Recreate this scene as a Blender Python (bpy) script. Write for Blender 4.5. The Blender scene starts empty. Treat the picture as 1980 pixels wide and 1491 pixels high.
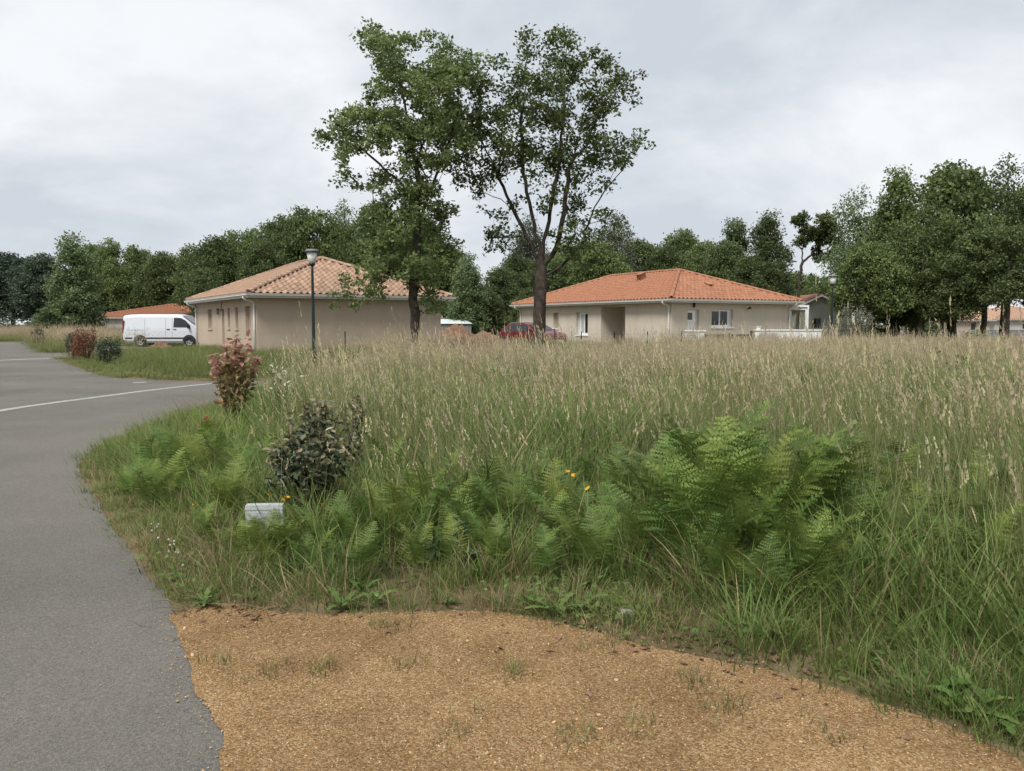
import bpy, bmesh, math, random
import numpy as np
from mathutils import Vector, Matrix, noise as mnoise

SC = bpy.context.scene
COL = SC.collection
R = math.radians
# ------------------------------------------------------------------ camera
FPX, HOR, CAMZ = 1535.0, 625.6, 1.42          # focal length and horizon in photo pixels, eye height in metres
PITCH = math.atan((745.5 - HOR) / FPX)
cd = bpy.data.cameras.new("camera"); cam = bpy.data.objects.new("camera", cd); COL.objects.link(cam)
cd.sensor_width = 36.0; cd.sensor_fit = 'HORIZONTAL'; cd.lens = 36.0 * FPX / 1980.0
cd.clip_start = 0.05; cd.clip_end = 3000
cam.location = (0, 0, CAMZ); cam.rotation_euler = (math.pi / 2 - PITCH, 0, 0)
SC.camera = cam
SC.render.engine = 'CYCLES'
SC.cycles.use_denoising = True
SC.cycles.max_bounces = 5; SC.cycles.diffuse_bounces = 3; SC.cycles.glossy_bounces = 2
SC.cycles.transmission_bounces = 3; SC.cycles.transparent_max_bounces = 6
SC.cycles.use_adaptive_sampling = True; SC.cycles.adaptive_threshold = 0.015
SC.cycles.caustics_reflective = False; SC.cycles.caustics_refractive = False
# ------------------------------------------------------------------ world: overcast sky
SUN_EL, SUN_AZ = 54.0, -150.0                   # degrees; azimuth from +Y (view direction), negative = towards -X
W = bpy.data.worlds.new("World"); SC.world = W; W.use_nodes = True
wn = W.node_tree.nodes; wl = W.node_tree.links; wn.clear()
def wnode(t, **k):
    n = wn.new(t)
    for a, b in k.items(): setattr(n, a, b)
    return n
w_out = wnode('ShaderNodeOutputWorld'); w_bg = wnode('ShaderNodeBackground')
w_sky = wnode('ShaderNodeTexSky'); w_sky.sky_type = 'NISHITA'; w_sky.sun_disc = False
w_sky.sun_elevation = R(SUN_EL); w_sky.sun_rotation = R(SUN_AZ)
w_tc = wnode('ShaderNodeTexCoord'); w_sep = wnode('ShaderNodeSeparateXYZ')
wl.new(w_tc.outputs['Generated'], w_sep.inputs[0])
w_zc = wnode('ShaderNodeMath', operation='MAXIMUM'); wl.new(w_sep.outputs[2], w_zc.inputs[0]); w_zc.inputs[1].default_value = 0.0
w_za = wnode('ShaderNodeMath', operation='ADD'); wl.new(w_zc.outputs[0], w_za.inputs[0]); w_za.inputs[1].default_value = 0.42
w_dx = wnode('ShaderNodeMath', operation='DIVIDE'); wl.new(w_sep.outputs[0], w_dx.inputs[0]); wl.new(w_za.outputs[0], w_dx.inputs[1])
w_dy = wnode('ShaderNodeMath', operation='DIVIDE'); wl.new(w_sep.outputs[1], w_dy.inputs[0]); wl.new(w_za.outputs[0], w_dy.inputs[1])
w_cb = wnode('ShaderNodeCombineXYZ'); wl.new(w_dx.outputs[0], w_cb.inputs[0]); wl.new(w_dy.outputs[0], w_cb.inputs[1])
w_mp = wnode('ShaderNodeMapping'); wl.new(w_cb.outputs[0], w_mp.inputs[0])
w_mp.inputs['Location'].default_value = (3.1, 1.7, 0.4); w_mp.inputs['Rotation'].default_value = (0, 0, R(28)); w_mp.inputs['Scale'].default_value = (0.85, 1.0, 1)
w_n1 = wnode('ShaderNodeTexNoise'); w_n1.inputs['Scale'].default_value = 1.9; w_n1.inputs['Detail'].default_value = 7; w_n1.inputs['Roughness'].default_value = 0.56; w_n1.inputs['Distortion'].default_value = 0.25
wl.new(w_mp.outputs[0], w_n1.inputs['Vector'])
w_r1 = wnode('ShaderNodeValToRGB'); cr = w_r1.color_ramp
cr.elements[0].position = 0.385; cr.elements[0].color = (0.36, 0.39, 0.425, 1)
cr.elements[1].position = 0.635; cr.elements[1].color = (0.545, 0.556, 0.57, 1)
e = cr.elements.new(0.5); e.color = (0.44, 0.46, 0.485, 1)
wl.new(w_n1.outputs['Fac'], w_r1.inputs[0])
w_n2 = wnode('ShaderNodeTexNoise'); w_n2.inputs['Scale'].default_value = 0.6; w_n2.inputs['Detail'].default_value = 4
w_mp2 = wnode('ShaderNodeMapping'); wl.new(w_cb.outputs[0], w_mp2.inputs[0]); w_mp2.inputs['Location'].default_value = (9.3, 4.2, 0)
wl.new(w_mp2.outputs[0], w_n2.inputs['Vector'])
w_r2 = wnode('ShaderNodeValToRGB'); w_r2.color_ramp.elements[0].position = 0.58; w_r2.color_ramp.elements[0].color = (0.93,) * 3 + (1,)
w_r2.color_ramp.elements[1].position = 0.74; w_r2.color_ramp.elements[1].color = (0.62,) * 3 + (1,)
wl.new(w_n2.outputs['Fac'], w_r2.inputs[0])
w_ss = wnode('ShaderNodeMix', data_type='RGBA', blend_type='MULTIPLY'); w_ss.inputs[0].default_value = 1.0
wl.new(w_sky.outputs[0], w_ss.inputs[6]); w_ss.inputs[7].default_value = (0.055, 0.055, 0.055, 1)
w_mx = wnode('ShaderNodeMix', data_type='RGBA')
wl.new(w_r2.outputs[0], w_mx.inputs[0]); wl.new(w_ss.outputs[2], w_mx.inputs[6]); wl.new(w_r1.outputs[0], w_mx.inputs[7])
wl.new(w_mx.outputs[2], w_bg.inputs[0]); w_bg.inputs[1].default_value = 1.0
wl.new(w_bg.outputs[0], w_out.inputs[0])
# ------------------------------------------------------------------ sun behind thin cloud
sl = bpy.data.lights.new("sun", 'SUN'); so = bpy.data.objects.new("sun", sl); COL.objects.link(so)
sl.energy = 2.2; sl.angle = R(18); sl.color = (1.0, 0.965, 0.91)
sd = Vector((math.sin(R(SUN_AZ)) * math.cos(R(SUN_EL)), math.cos(R(SUN_AZ)) * math.cos(R(SUN_EL)), math.sin(R(SUN_EL))))
so.rotation_euler = sd.to_track_quat('Z', 'Y').to_euler(); so.location = (-20, 0, 30)
SC.view_settings.view_transform = 'Standard'; SC.view_settings.look = 'None'
SC.view_settings.exposure = 0.84; SC.view_settings.gamma = 1.0; SC.view_settings.use_curve_mapping = False

# ------------------------------------------------------------------ helpers
rng = np.random.default_rng(7); random.seed(7)
CP, SP = math.cos(PITCH), math.sin(PITCH)
def ray(px, py):
    a = (px - 990.0) / FPX; b = -(py - 745.5) / FPX
    return Vector((a, CP + b * SP, -SP + b * CP))
def gp(px, py, z=0.0):
    d = ray(px, py); t = (z - CAMZ) / d.z
    return Vector((d.x * t, d.y * t, z))
def at(px, py, Y):
    d = ray(px, py); t = Y / d.y
    return Vector((d.x * t, Y, CAMZ + d.z * t))
def ground_z(x, y):
    def ss(a, b, v):
        t = min(1, max(0, (v - a) / (b - a))); return t * t * (3 - 2 * t)
    return -0.75 * ss(62, 110, y) * (ss(5, 40, x) + 0.6 * ss(-20, -60, x))

class MB:
    def __init__(s): s.v = []; s.f = []; s.m = []; s.c = None; s.mi = 0
    def add(s, vs, fs):
        k = len(s.v); s.v += [tuple(p) for p in vs]; s.f += [tuple(i + k for i in q) for q in fs]; s.m += [s.mi] * len(fs)
    def quad(s, a, b, c, d): s.add([a, b, c, d], [(0, 1, 2, 3)])
    def box(s, lo, hi):
        x0, y0, z0 = lo; x1, y1, z1 = hi
        s.add([(x0, y0, z0), (x1, y0, z0), (x1, y1, z0), (x0, y1, z0), (x0, y0, z1), (x1, y0, z1), (x1, y1, z1), (x0, y1, z1)],
              [(0, 3, 2, 1), (4, 5, 6, 7), (0, 1, 5, 4), (1, 2, 6, 5), (2, 3, 7, 6), (3, 0, 4, 7)])
    def obox(s, O, U, V, N, u, v, n):
        """box spanned by ranges u, v, n along axes U, V, N from O"""
        O, U, V, N = Vector(O), Vector(U), Vector(V), Vector(N)
        P = lambda a, b, c: O + U * a + V * b + N * c
        s.add([P(u[0], v[0], n[0]), P(u[1], v[0], n[0]), P(u[1], v[1], n[0]), P(u[0], v[1], n[0]), P(u[0], v[0], n[1]), P(u[1], v[0], n[1]), P(u[1], v[1], n[1]), P(u[0], v[1], n[1])],
              [(0, 3, 2, 1), (4, 5, 6, 7), (0, 1, 5, 4), (1, 2, 6, 5), (2, 3, 7, 6), (3, 0, 4, 7)])
    def tube(s, path, rad, sides=8, cap=True, jit=0.0):
        path = [Vector(p) for p in path]
        if not hasattr(rad, '__len__'): rad = [rad] * len(path)
        k = len(s.v); n = len(path); a = None
        for i, p in enumerate(path):
            t = (path[min(i + 1, n - 1)] - path[max(i - 1, 0)])
            t = t.normalized() if t.length > 1e-9 else Vector((0, 0, 1))
            if a is None: a = t.orthogonal().normalized()
            a = (a - t * a.dot(t)); a = a.normalized() if a.length > 1e-6 else t.orthogonal().normalized()
            b = t.cross(a)
            for j in range(sides):
                w = 2 * math.pi * j / sides; r = rad[i] * (1 + (random.uniform(-jit, jit) if jit else 0))
                s.v.append(tuple(p + (a * math.cos(w) + b * math.sin(w)) * r))
        for i in range(n - 1):
            for j in range(sides):
                j2 = (j + 1) % sides
                s.f.append((k + i * sides + j, k + i * sides + j2, k + (i + 1) * sides + j2, k + (i + 1) * sides + j)); s.m.append(s.mi)
        if cap and sides > 2:
            s.f.append(tuple(k + j for j in reversed(range(sides)))); s.m.append(s.mi)
            s.f.append(tuple(k + (n - 1) * sides + j for j in range(sides))); s.m.append(s.mi)
    def lathe(s, prof, seg=16, c=(0, 0, 0), axis='z'):
        k = len(s.v); n = len(prof)
        for r, z in prof:
            for j in range(seg):
                w = 2 * math.pi * j / seg
                if axis == 'z': s.v.append((c[0] + r * math.cos(w), c[1] + r * math.sin(w), c[2] + z))
                else: s.v.append((c[0] + r * math.cos(w), c[1] + z, c[2] + r * math.sin(w)))
        for i in range(n - 1):
            for j in range(seg):
                j2 = (j + 1) % seg
                s.f.append((k + i * seg + j, k + i * seg + j2, k + (i + 1) * seg + j2, k + (i + 1) * seg + j)); s.m.append(s.mi)
    def mesh(s, name, mats, smooth=False):
        me = bpy.data.meshes.new(name); me.from_pydata(s.v, [], s.f)
        for m in (mats if isinstance(mats, (list, tuple)) else [mats]): me.materials.append(m)
        if len(me.materials) > 1: me.polygons.foreach_set('material_index', s.m)
        if smooth: me.polygons.foreach_set('use_smooth', [True] * len(me.polygons))
        me.update(); return me
    def build(s, name, mats, parent=None, smooth=False):
        return link(name, s.mesh(name, mats, smooth), parent)
def link(name, me, parent=None):
    o = bpy.data.objects.new(name, me); COL.objects.link(o)
    if parent is not None: o.parent = parent
    return o
def tag(o, label=None, cat=None, group=None, kind=None):
    if label: o['label'] = label
    if cat: o['category'] = cat
    if group: o['group'] = group
    if kind: o['kind'] = kind
    return o
def thing(name, label, cat, loc=(0, 0, 0), rz=0.0, group=None):
    o = bpy.data.objects.new(name, None); COL.objects.link(o); o.location = loc; o.rotation_euler = (0, 0, rz)
    o.empty_display_size = 0.2
    return tag(o, label, cat, group)
def pip(pts, poly):
    x, y = pts[:, 0], pts[:, 1]; ins = np.zeros(len(pts), bool); n = len(poly); j = n - 1
    for i in range(n):
        xi, yi = poly[i][0], poly[i][1]; xj, yj = poly[j][0], poly[j][1]
        if yi != yj: ins ^= ((yi > y) != (yj > y)) & (x < (xj - xi) * (y - yi) / (yj - yi) + xi)
        j = i
    return ins
def dist_line(pts, line):
    d = np.full(len(pts), 1e9)
    for a, b in zip(line[:-1], line[1:]):
        a = np.array(a[:2], float); b = np.array(b[:2], float); ab = b - a
        t = np.clip(((pts - a) @ ab) / (ab @ ab + 1e-9), 0, 1)
        d = np.minimum(d, np.linalg.norm(pts - (a + t[:, None] * ab), axis=1))
    return d
def vnoise(pts, scale, seed=0.0):
    return np.array([mnoise.noise((p[0] * scale + seed, p[1] * scale - seed, seed * 0.37)) for p in pts])

# ------------------------------------------------------------------ materials
def nodes_of(name):
    m = bpy.data.materials.new(name); m.use_nodes = True
    nt = m.node_tree; return m, nt, nt.nodes, nt.links, nt.nodes['Principled BSDF']
def setspec(b, v): b.inputs['Specular IOR Level'].default_value = v
def mat(name, col, rough=0.8, var=0.12, vscale=3.0, bump=0.0, bscale=60.0, spec=0.3, metal=0.0, rand=0.0, col2=None, detail=4.0):
    m, nt, N, L, b = nodes_of(name)
    tc = N.new('ShaderNodeTexCoord')
    nz = N.new('ShaderNodeTexNoise'); nz.inputs['Scale'].default_value = vscale; nz.inputs['Detail'].default_value = detail
    L.new(tc.outputs['Object'], nz.inputs['Vector'])
    mx = N.new('ShaderNodeMix'); mx.data_type = 'RGBA'
    rp = N.new('ShaderNodeMapRange'); rp.inputs['From Min'].default_value = 0.3; rp.inputs['From Max'].default_value = 0.7
    L.new(nz.outputs['Fac'], rp.inputs['Value']); L.new(rp.outputs[0], mx.inputs[0])
    c2 = col2 or tuple(min(1, c * (1 + var)) for c in col); c1 = col if col2 else tuple(c * (1 - var) for c in col)
    mx.inputs[6].default_value = (*c1, 1); mx.inputs[7].default_value = (*c2, 1)
    src = mx.outputs[2]
    if rand:
        oi = N.new('ShaderNodeObjectInfo'); hs = N.new('ShaderNodeHueSaturation')
        mr = N.new('ShaderNodeMapRange'); mr.inputs['To Min'].default_value = 1 - rand; mr.inputs['To Max'].default_value = 1 + rand
        L.new(oi.outputs['Random'], mr.inputs['Value']); L.new(mr.outputs[0], hs.inputs['Value']); L.new(src, hs.inputs['Color']); src = hs.outputs[0]
    L.new(src, b.inputs['Base Color'])
    b.inputs['Roughness'].default_value = rough; b.inputs['Metallic'].default_value = metal; setspec(b, spec)
    if bump:
        n2 = N.new('ShaderNodeTexNoise'); n2.inputs['Scale'].default_value = bscale; n2.inputs['Detail'].default_value = 5
        L.new(tc.outputs['Object'], n2.inputs['Vector'])
        bp = N.new('ShaderNodeBump'); bp.inputs['Strength'].default_value = bump; bp.inputs['Distance'].default_value = 0.02
        L.new(n2.outputs['Fac'], bp.inputs['Height']); L.new(bp.outputs[0], b.inputs['Normal'])
    return m
def leafmat(name, dark, light, trans=0.3, rough=0.55, rand=0.15, spec=0.25):
    """foliage: colour from the per-leaf attribute 'tint' between two greens"""
    m, nt, N, L, b = nodes_of(name)
    at_ = N.new('ShaderNodeAttribute'); at_.attribute_name = 'tint'
    mx = N.new('ShaderNodeMix'); mx.data_type = 'RGBA'; mx.inputs[6].default_value = (*dark, 1); mx.inputs[7].default_value = (*light, 1)
    L.new(at_.outputs['Fac'], mx.inputs[0])
    oi = N.new('ShaderNodeObjectInfo'); hs = N.new('ShaderNodeHueSaturation')
    mr = N.new('ShaderNodeMapRange'); mr.inputs['To Min'].default_value = 1 - rand; mr.inputs['To Max'].default_value = 1 + rand
    L.new(oi.outputs['Random'], mr.inputs['Value']); L.new(mr.outputs[0], hs.inputs['Value']); L.new(mx.outputs[2], hs.inputs['Color'])
    L.new(hs.outputs[0], b.inputs['Base Color']); b.inputs['Roughness'].default_value = rough; setspec(b, spec)
    if trans:
        tr = N.new('ShaderNodeBsdfTranslucent'); ms = N.new('ShaderNodeMixShader'); ms.inputs[0].default_value = trans
        L.new(hs.outputs[0], tr.inputs[0]); L.new(b.outputs[0], ms.inputs[1]); L.new(tr.outputs[0], ms.inputs[2])
        L.new(ms.outputs[0], N['Material Output'].inputs[0])
    return m
def colmat(name, trans=0.3, rough=0.6, rand=0.2, hue=0.02):
    """grass and herbs: colour from the vertex attribute 'Col' (the plant's own colour), varied per clump"""
    m, nt, N, L, b = nodes_of(name)
    a = N.new('ShaderNodeAttribute'); a.attribute_name = 'Col'
    oi = N.new('ShaderNodeObjectInfo'); hs = N.new('ShaderNodeHueSaturation')
    mr = N.new('ShaderNodeMapRange'); mr.inputs['To Min'].default_value = 1 - rand; mr.inputs['To Max'].default_value = 1 + rand
    L.new(oi.outputs['Random'], mr.inputs['Value']); L.new(mr.outputs[0], hs.inputs['Value'])
    mh = N.new('ShaderNodeMath'); mh.operation = 'MULTIPLY'; mh.inputs[1].default_value = 7.31; L.new(oi.outputs['Random'], mh.inputs[0])
    fr = N.new('ShaderNodeMath'); fr.operation = 'FRACT'; L.new(mh.outputs[0], fr.inputs[0])
    m2 = N.new('ShaderNodeMapRange'); m2.inputs['To Min'].default_value = 0.5 - hue; m2.inputs['To Max'].default_value = 0.5 + hue
    L.new(fr.outputs[0], m2.inputs['Value']); L.new(m2.outputs[0], hs.inputs['Hue'])
    L.new(a.outputs['Color'], hs.inputs['Color'])
    L.new(hs.outputs[0], b.inputs['Base Color']); b.inputs['Roughness'].default_value = rough; setspec(b, 0.2)
    tr = N.new('ShaderNodeBsdfTranslucent'); ms = N.new('ShaderNodeMixShader'); ms.inputs[0].default_value = trans
    L.new(hs.outputs[0], tr.inputs[0]); L.new(b.outputs[0], ms.inputs[1]); L.new(tr.outputs[0], ms.inputs[2])
    L.new(ms.outputs[0], N['Material Output'].inputs[0])
    return m

M = {}
def wallmat(name, col, streak=0.91):
    m, nt, N, L, b = nodes_of(name); tc = N.new('ShaderNodeTexCoord'); src = None
    for sc, det, lo, hi, k in (((1.6, 1.6, 0.16), 5, 0.42, 0.72, streak), ((0.35, 0.35, 0.5), 4, 0.35, 0.7, 0.93), ((0.9, 0.9, 2.6), 6, 0.5, 0.75, 0.94)):
        mp = N.new('ShaderNodeMapping'); mp.inputs['Scale'].default_value = sc; L.new(tc.outputs['Object'], mp.inputs[0])
        nz = N.new('ShaderNodeTexNoise'); nz.inputs['Scale'].default_value = 1.0; nz.inputs['Detail'].default_value = det; L.new(mp.outputs[0], nz.inputs['Vector'])
        r = N.new('ShaderNodeValToRGB'); r.color_ramp.elements[0].position = lo; r.color_ramp.elements[0].color = (1, 1, 1, 1); r.color_ramp.elements[1].position = hi; r.color_ramp.elements[1].color = (k, k * 0.995, k * 0.985, 1); L.new(nz.outputs['Fac'], r.inputs[0])
        mx = N.new('ShaderNodeMix'); mx.data_type = 'RGBA'; mx.blend_type = 'MULTIPLY'; mx.inputs[0].default_value = 1.0
        if src is None: mx.inputs[6].default_value = (*col, 1)
        else: L.new(src, mx.inputs[6])
        L.new(r.outputs[0], mx.inputs[7]); src = mx.outputs[2]
    L.new(src, b.inputs['Base Color']); b.inputs['Roughness'].default_value = 0.92; setspec(b, 0.1)
    n2 = N.new('ShaderNodeTexNoise'); n2.inputs['Scale'].default_value = 160; n2.inputs['Detail'].default_value = 3; L.new(tc.outputs['Object'], n2.inputs['Vector'])
    bp = N.new('ShaderNodeBump'); bp.inputs['Strength'].default_value = 0.25; bp.inputs['Distance'].default_value = 0.01; L.new(n2.outputs['Fac'], bp.inputs['Height']); L.new(bp.outputs[0], b.inputs['Normal'])
    return m
M['render1'] = wallmat('render_beige', (0.475, 0.395, 0.312))
M['render2'] = wallmat('render_cream', (0.575, 0.52, 0.435))
M['render3'] = wallmat('render_grey_green', (0.30, 0.315, 0.28))
M['render4'] = wallmat('render_pale_grey', (0.46, 0.46, 0.445))
M['white'] = mat('white_paint', (0.74, 0.74, 0.73), 0.5, 0.05, 2.0)
M['pvc'] = mat('white_plastic', (0.70, 0.69, 0.67), 0.4, 0.06, 1.2)
M['shutter'] = mat('shutter_taupe', (0.34, 0.275, 0.205), 0.7, 0.05, 2)
M['shutter_pale'] = mat('shutter_pale', (0.55, 0.56, 0.55), 0.6, 0.05, 2)
M['glass'] = mat('window_glass', (0.016, 0.018, 0.02), 0.06, 0.2, 2, spec=0.6)
M['curtain'] = mat('net_curtain', (0.45, 0.46, 0.47), 0.9, 0.1, 6)
M['tile1'] = mat('clay_tile_straw', (0.285, 0.175, 0.118), 0.85, 0.2, 7, 0.3, 90, rand=0.24, col2=(0.385, 0.265, 0.19))
M['tile2'] = mat('clay_tile_orange', (0.285, 0.122, 0.068), 0.85, 0.1, 7, 0.3, 90, rand=0.14, col2=(0.36, 0.175, 0.105))
M['tile3'] = mat('clay_tile_brown', (0.24, 0.125, 0.09), 0.85, 0.2, 5, 0.2, 60, rand=0.15)
M['tile5'] = mat('clay_tile_mixed', (0.36, 0.20, 0.13), 0.85, 0.2, 5, 0.2, 60, rand=0.2, col2=(0.5, 0.36, 0.27))
M['asphalt'] = None; M['gravel'] = None
M['bark'] = mat('oak_bark', (0.030, 0.024, 0.019), 0.95, 0.4, 5.0, 0.9, 26, spec=0.1, col2=(0.10, 0.085, 0.068), detail=8)
M['bark_pale'] = mat('grey_bark', (0.11, 0.10, 0.085), 0.95, 0.3, 3.0, 0.6, 20, spec=0.1)
M['stem'] = mat('woody_stem', (0.11, 0.075, 0.05), 0.9, 0.2, 12, spec=0.1)
M['lampgreen'] = mat('dark_green_paint', (0.007, 0.018, 0.014), 0.38, 0.15, 4, spec=0.5)
M['lampcap'] = mat('lamp_cap_grey', (0.16, 0.19, 0.18), 0.5, 0.1, 6)
M['lampglass'] = mat('opal_diffuser', (0.62, 0.63, 0.60), 0.35, 0.08, 6)
M['carwhite'] = mat('van_white_paint', (0.585, 0.61, 0.645), 0.3, 0.02, 1, spec=0.5)
M['carred'] = mat('car_red_paint', (0.12, 0.014, 0.02), 0.25, 0.1, 1, spec=0.6)
M['cargrey'] = mat('car_roof_grey', (0.10, 0.11, 0.12), 0.25, 0.1, 1, spec=0.6)
M['black'] = mat('black_plastic', (0.022, 0.022, 0.024), 0.6, 0.2, 5)
M['tyre'] = mat('tyre_rubber', (0.025, 0.025, 0.026), 0.85, 0.2, 8)
M['rim'] = mat('alloy_rim', (0.42, 0.43, 0.44), 0.35, 0.1, 5, metal=0.6)
M['redlamp'] = mat('red_lens', (0.20, 0.012, 0.015), 0.2, 0.1, 5, spec=0.6)
M['clearlamp'] = mat('clear_lens', (0.55, 0.57, 0.6), 0.12, 0.1, 5, spec=0.7)
M['soil'] = mat('dug_earth', (0.155, 0.095, 0.062), 0.97, 0.3, 2.5, 1.0, 9, spec=0.05, col2=(0.24, 0.155, 0.105), detail=8)
M['metalroof'] = mat('shed_roof_sheet', (0.55, 0.59, 0.60), 0.45, 0.06, 2)
M['metalgrey'] = mat('shed_wall_sheet', (0.17, 0.185, 0.195), 0.55, 0.1, 2)
M['gate'] = mat('anthracite_gate', (0.035, 0.037, 0.042), 0.5, 0.1, 2)
M['stone'] = mat('cladding_stone', (0.40, 0.395, 0.38), 0.9, 0.2, 9, 0.6, 40, rand=0.2)
M['post'] = mat('fence_post_steel', (0.035, 0.045, 0.038), 0.6, 0.2, 6)
M['box'] = mat('utility_box_plastic', (0.40, 0.43, 0.435), 0.45, 0.08, 9)
M['kerb'] = mat('concrete_strip', (0.40, 0.385, 0.355), 0.9, 0.16, 4, 0.4, 60)
M['paint'] = mat('road_paint_worn', (0.24, 0.235, 0.22), 0.85, 0.3, 9, 0.3, 80, col2=(0.42, 0.415, 0.40), detail=8)
M['rock'] = mat('pale_stone', (0.42, 0.39, 0.34), 0.9, 0.25, 14, 0.6, 40)
M['litter'] = mat('dead_leaf', (0.17, 0.10, 0.065), 0.9, 0.3, 8, rand=0.4)
M['yellow'] = mat('yellow_petals', (0.72, 0.36, 0.02), 0.7, 0.15, 40, rand=0.1)
M['cloverwhite'] = mat('white_clover_head', (0.42, 0.42, 0.35), 0.8, 0.15, 40)
M['herb'] = colmat('herb_green', 0.3, 0.55, 0.15, 0.015)
M['grass'] = colmat('grass_blades', 0.34, 0.6, 0.2, 0.02)

def asphalt():
    m, nt, N, L, b = nodes_of('old_asphalt')
    tc = N.new('ShaderNodeTexCoord')
    big = N.new('ShaderNodeTexNoise'); big.inputs['Scale'].default_value = 0.35; big.inputs['Detail'].default_value = 6; big.inputs['Roughness'].default_value = 0.6
    fine = N.new('ShaderNodeTexVoronoi'); fine.inputs['Scale'].default_value = 210
    mid = N.new('ShaderNodeTexNoise'); mid.inputs['Scale'].default_value = 90; mid.inputs['Detail'].default_value = 3
    for n in (big, fine, mid): L.new(tc.outputs['Object'], n.inputs['Vector'])
    r = N.new('ShaderNodeValToRGB'); r.color_ramp.elements[0].position = 0.3; r.color_ramp.elements[0].color = (0.112, 0.104, 0.092, 1)
    r.color_ramp.elements[1].position = 0.72; r.color_ramp.elements[1].color = (0.182, 0.169, 0.149, 1)
    L.new(big.outputs['Fac'], r.inputs[0])
    sp = N.new('ShaderNodeValToRGB'); sp.color_ramp.elements[0].position = 0.0; sp.color_ramp.elements[0].color = (0.62, 0.62, 0.62, 1)
    sp.color_ramp.elements[1].position = 1.0; sp.color_ramp.elements[1].color = (1.35, 1.35, 1.33, 1)
    L.new(fine.outputs['Color'], sp.inputs[0])
    mx = N.new('ShaderNodeMix'); mx.data_type = 'RGBA'; mx.blend_type = 'MULTIPLY'; mx.inputs[0].default_value = 1
    L.new(r.outputs[0], mx.inputs[6]); L.new(sp.outputs[0], mx.inputs[7])
    s2 = N.new('ShaderNodeValToRGB'); s2.color_ramp.elements[0].position = 0.35; s2.color_ramp.elements[0].color = (0.82,) * 3 + (1,)
    s2.color_ramp.elements[1].position = 0.7; s2.color_ramp.elements[1].color = (1.15,) * 3 + (1,)
    L.new(mid.outputs['Fac'], s2.inputs[0])
    m2 = N.new('ShaderNodeMix'); m2.data_type = 'RGBA'; m2.blend_type = 'MULTIPLY'; m2.inputs[0].default_value = 1
    L.new(mx.outputs[2], m2.inputs[6]); L.new(s2.outputs[0], m2.inputs[7])
    L.new(m2.outputs[2], b.inputs['Base Color']); b.inputs['Roughness'].default_value = 0.9; setspec(b, 0.25)
    bp = N.new('ShaderNodeBump'); bp.inputs['Strength'].default_value = 0.5; bp.inputs['Distance'].default_value = 0.006
    L.new(fine.outputs['Distance'], bp.inputs['Height']); L.new(bp.outputs[0], b.inputs['Normal'])
    return m
M['asphalt'] = asphalt()
def gravelmat():
    m, nt, N, L, b = nodes_of('ochre_gravel')
    tc = N.new('ShaderNodeTexCoord')
    v = N.new('ShaderNodeTexVoronoi'); v.inputs['Scale'].default_value = 150
    v2 = N.new('ShaderNodeTexVoronoi'); v2.inputs['Scale'].default_value = 320
    big = N.new('ShaderNodeTexNoise'); big.inputs['Scale'].default_value = 1.3; big.inputs['Detail'].default_value = 9; big.inputs['Roughness'].default_value = 0.68
    for n in (v, v2, big): L.new(tc.outputs['Object'], n.inputs['Vector'])
    r = N.new('ShaderNodeValToRGB'); c = r.color_ramp; c.elements[0].position = 0; c.elements[0].color = (0.17, 0.105, 0.052, 1)
    c.elements[1].position = 1; c.elements[1].color = (0.50, 0.385, 0.24, 1)
    e = c.elements.new(0.3); e.color = (0.30, 0.188, 0.086, 1); e = c.elements.new(0.7); e.color = (0.365, 0.242, 0.122, 1)
    sx = N.new('ShaderNodeSeparateColor'); L.new(v.outputs['Color'], sx.inputs[0]); L.new(sx.outputs[0], r.inputs[0])
    r2 = N.new('ShaderNodeValToRGB'); r2.color_ramp.elements[0].position = 0.3; r2.color_ramp.elements[0].color = (0.60, 0.54, 0.48, 1)
    r2.color_ramp.elements[1].position = 0.7; r2.color_ramp.elements[1].color = (1.16, 1.12, 1.08, 1)
    L.new(big.outputs['Fac'], r2.inputs[0])
    mx = N.new('ShaderNodeMix'); mx.data_type = 'RGBA'; mx.blend_type = 'MULTIPLY'; mx.inputs[0].default_value = 1
    L.new(r.outputs[0], mx.inputs[6]); L.new(r2.outputs[0], mx.inputs[7]); L.new(mx.outputs[2], b.inputs['Base Color'])
    b.inputs['Roughness'].default_value = 0.95; setspec(b, 0.1)
    ad = N.new('ShaderNodeMath'); ad.operation = 'ADD'; L.new(v.outputs['Distance'], ad.inputs[0]); L.new(v2.outputs['Distance'], ad.inputs[1])
    bp = N.new('ShaderNodeBump'); bp.inputs['Strength'].default_value = 0.8; bp.inputs['Distance'].default_value = 0.006; bp.invert = True
    L.new(ad.outputs[0], bp.inputs['Height']); L.new(bp.outputs[0], b.inputs['Normal'])
    return m
M['gravel'] = gravelmat()
M['pebble'] = mat('ochre_pebble', (0.28, 0.185, 0.09), 0.9, 0.2, 30, rand=0.5, col2=(0.44, 0.33, 0.20))
M['earth'] = mat('meadow_earth', (0.105, 0.085, 0.045), 0.97, 0.3, 2.2, 0.8, 14, spec=0.05, col2=(0.20, 0.155, 0.09), detail=8)

# ================================================================== SETTING
# ground: one sheet to the horizon, finer towards the place
mb = MB()
xs = sorted(set([-1500, -900, -500, -300, -200] + list(range(-150, 151, 10)) + [200, 300, 500, 900, 1500]))
ys = sorted(set([-600, -200, -80, -40] + list(range(-20, 161, 10)) + [200, 300, 500, 900, 1500]))
nx = len(xs)
mb.add([(x, y, ground_z(x, y)) for y in ys for x in xs],
       [(j * nx + i, j * nx + i + 1, (j + 1) * nx + i + 1, (j + 1) * nx + i) for j in range(len(ys) - 1) for i in range(nx - 1)])
tag(mb.build('ground', M['earth']), kind='structure')

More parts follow.
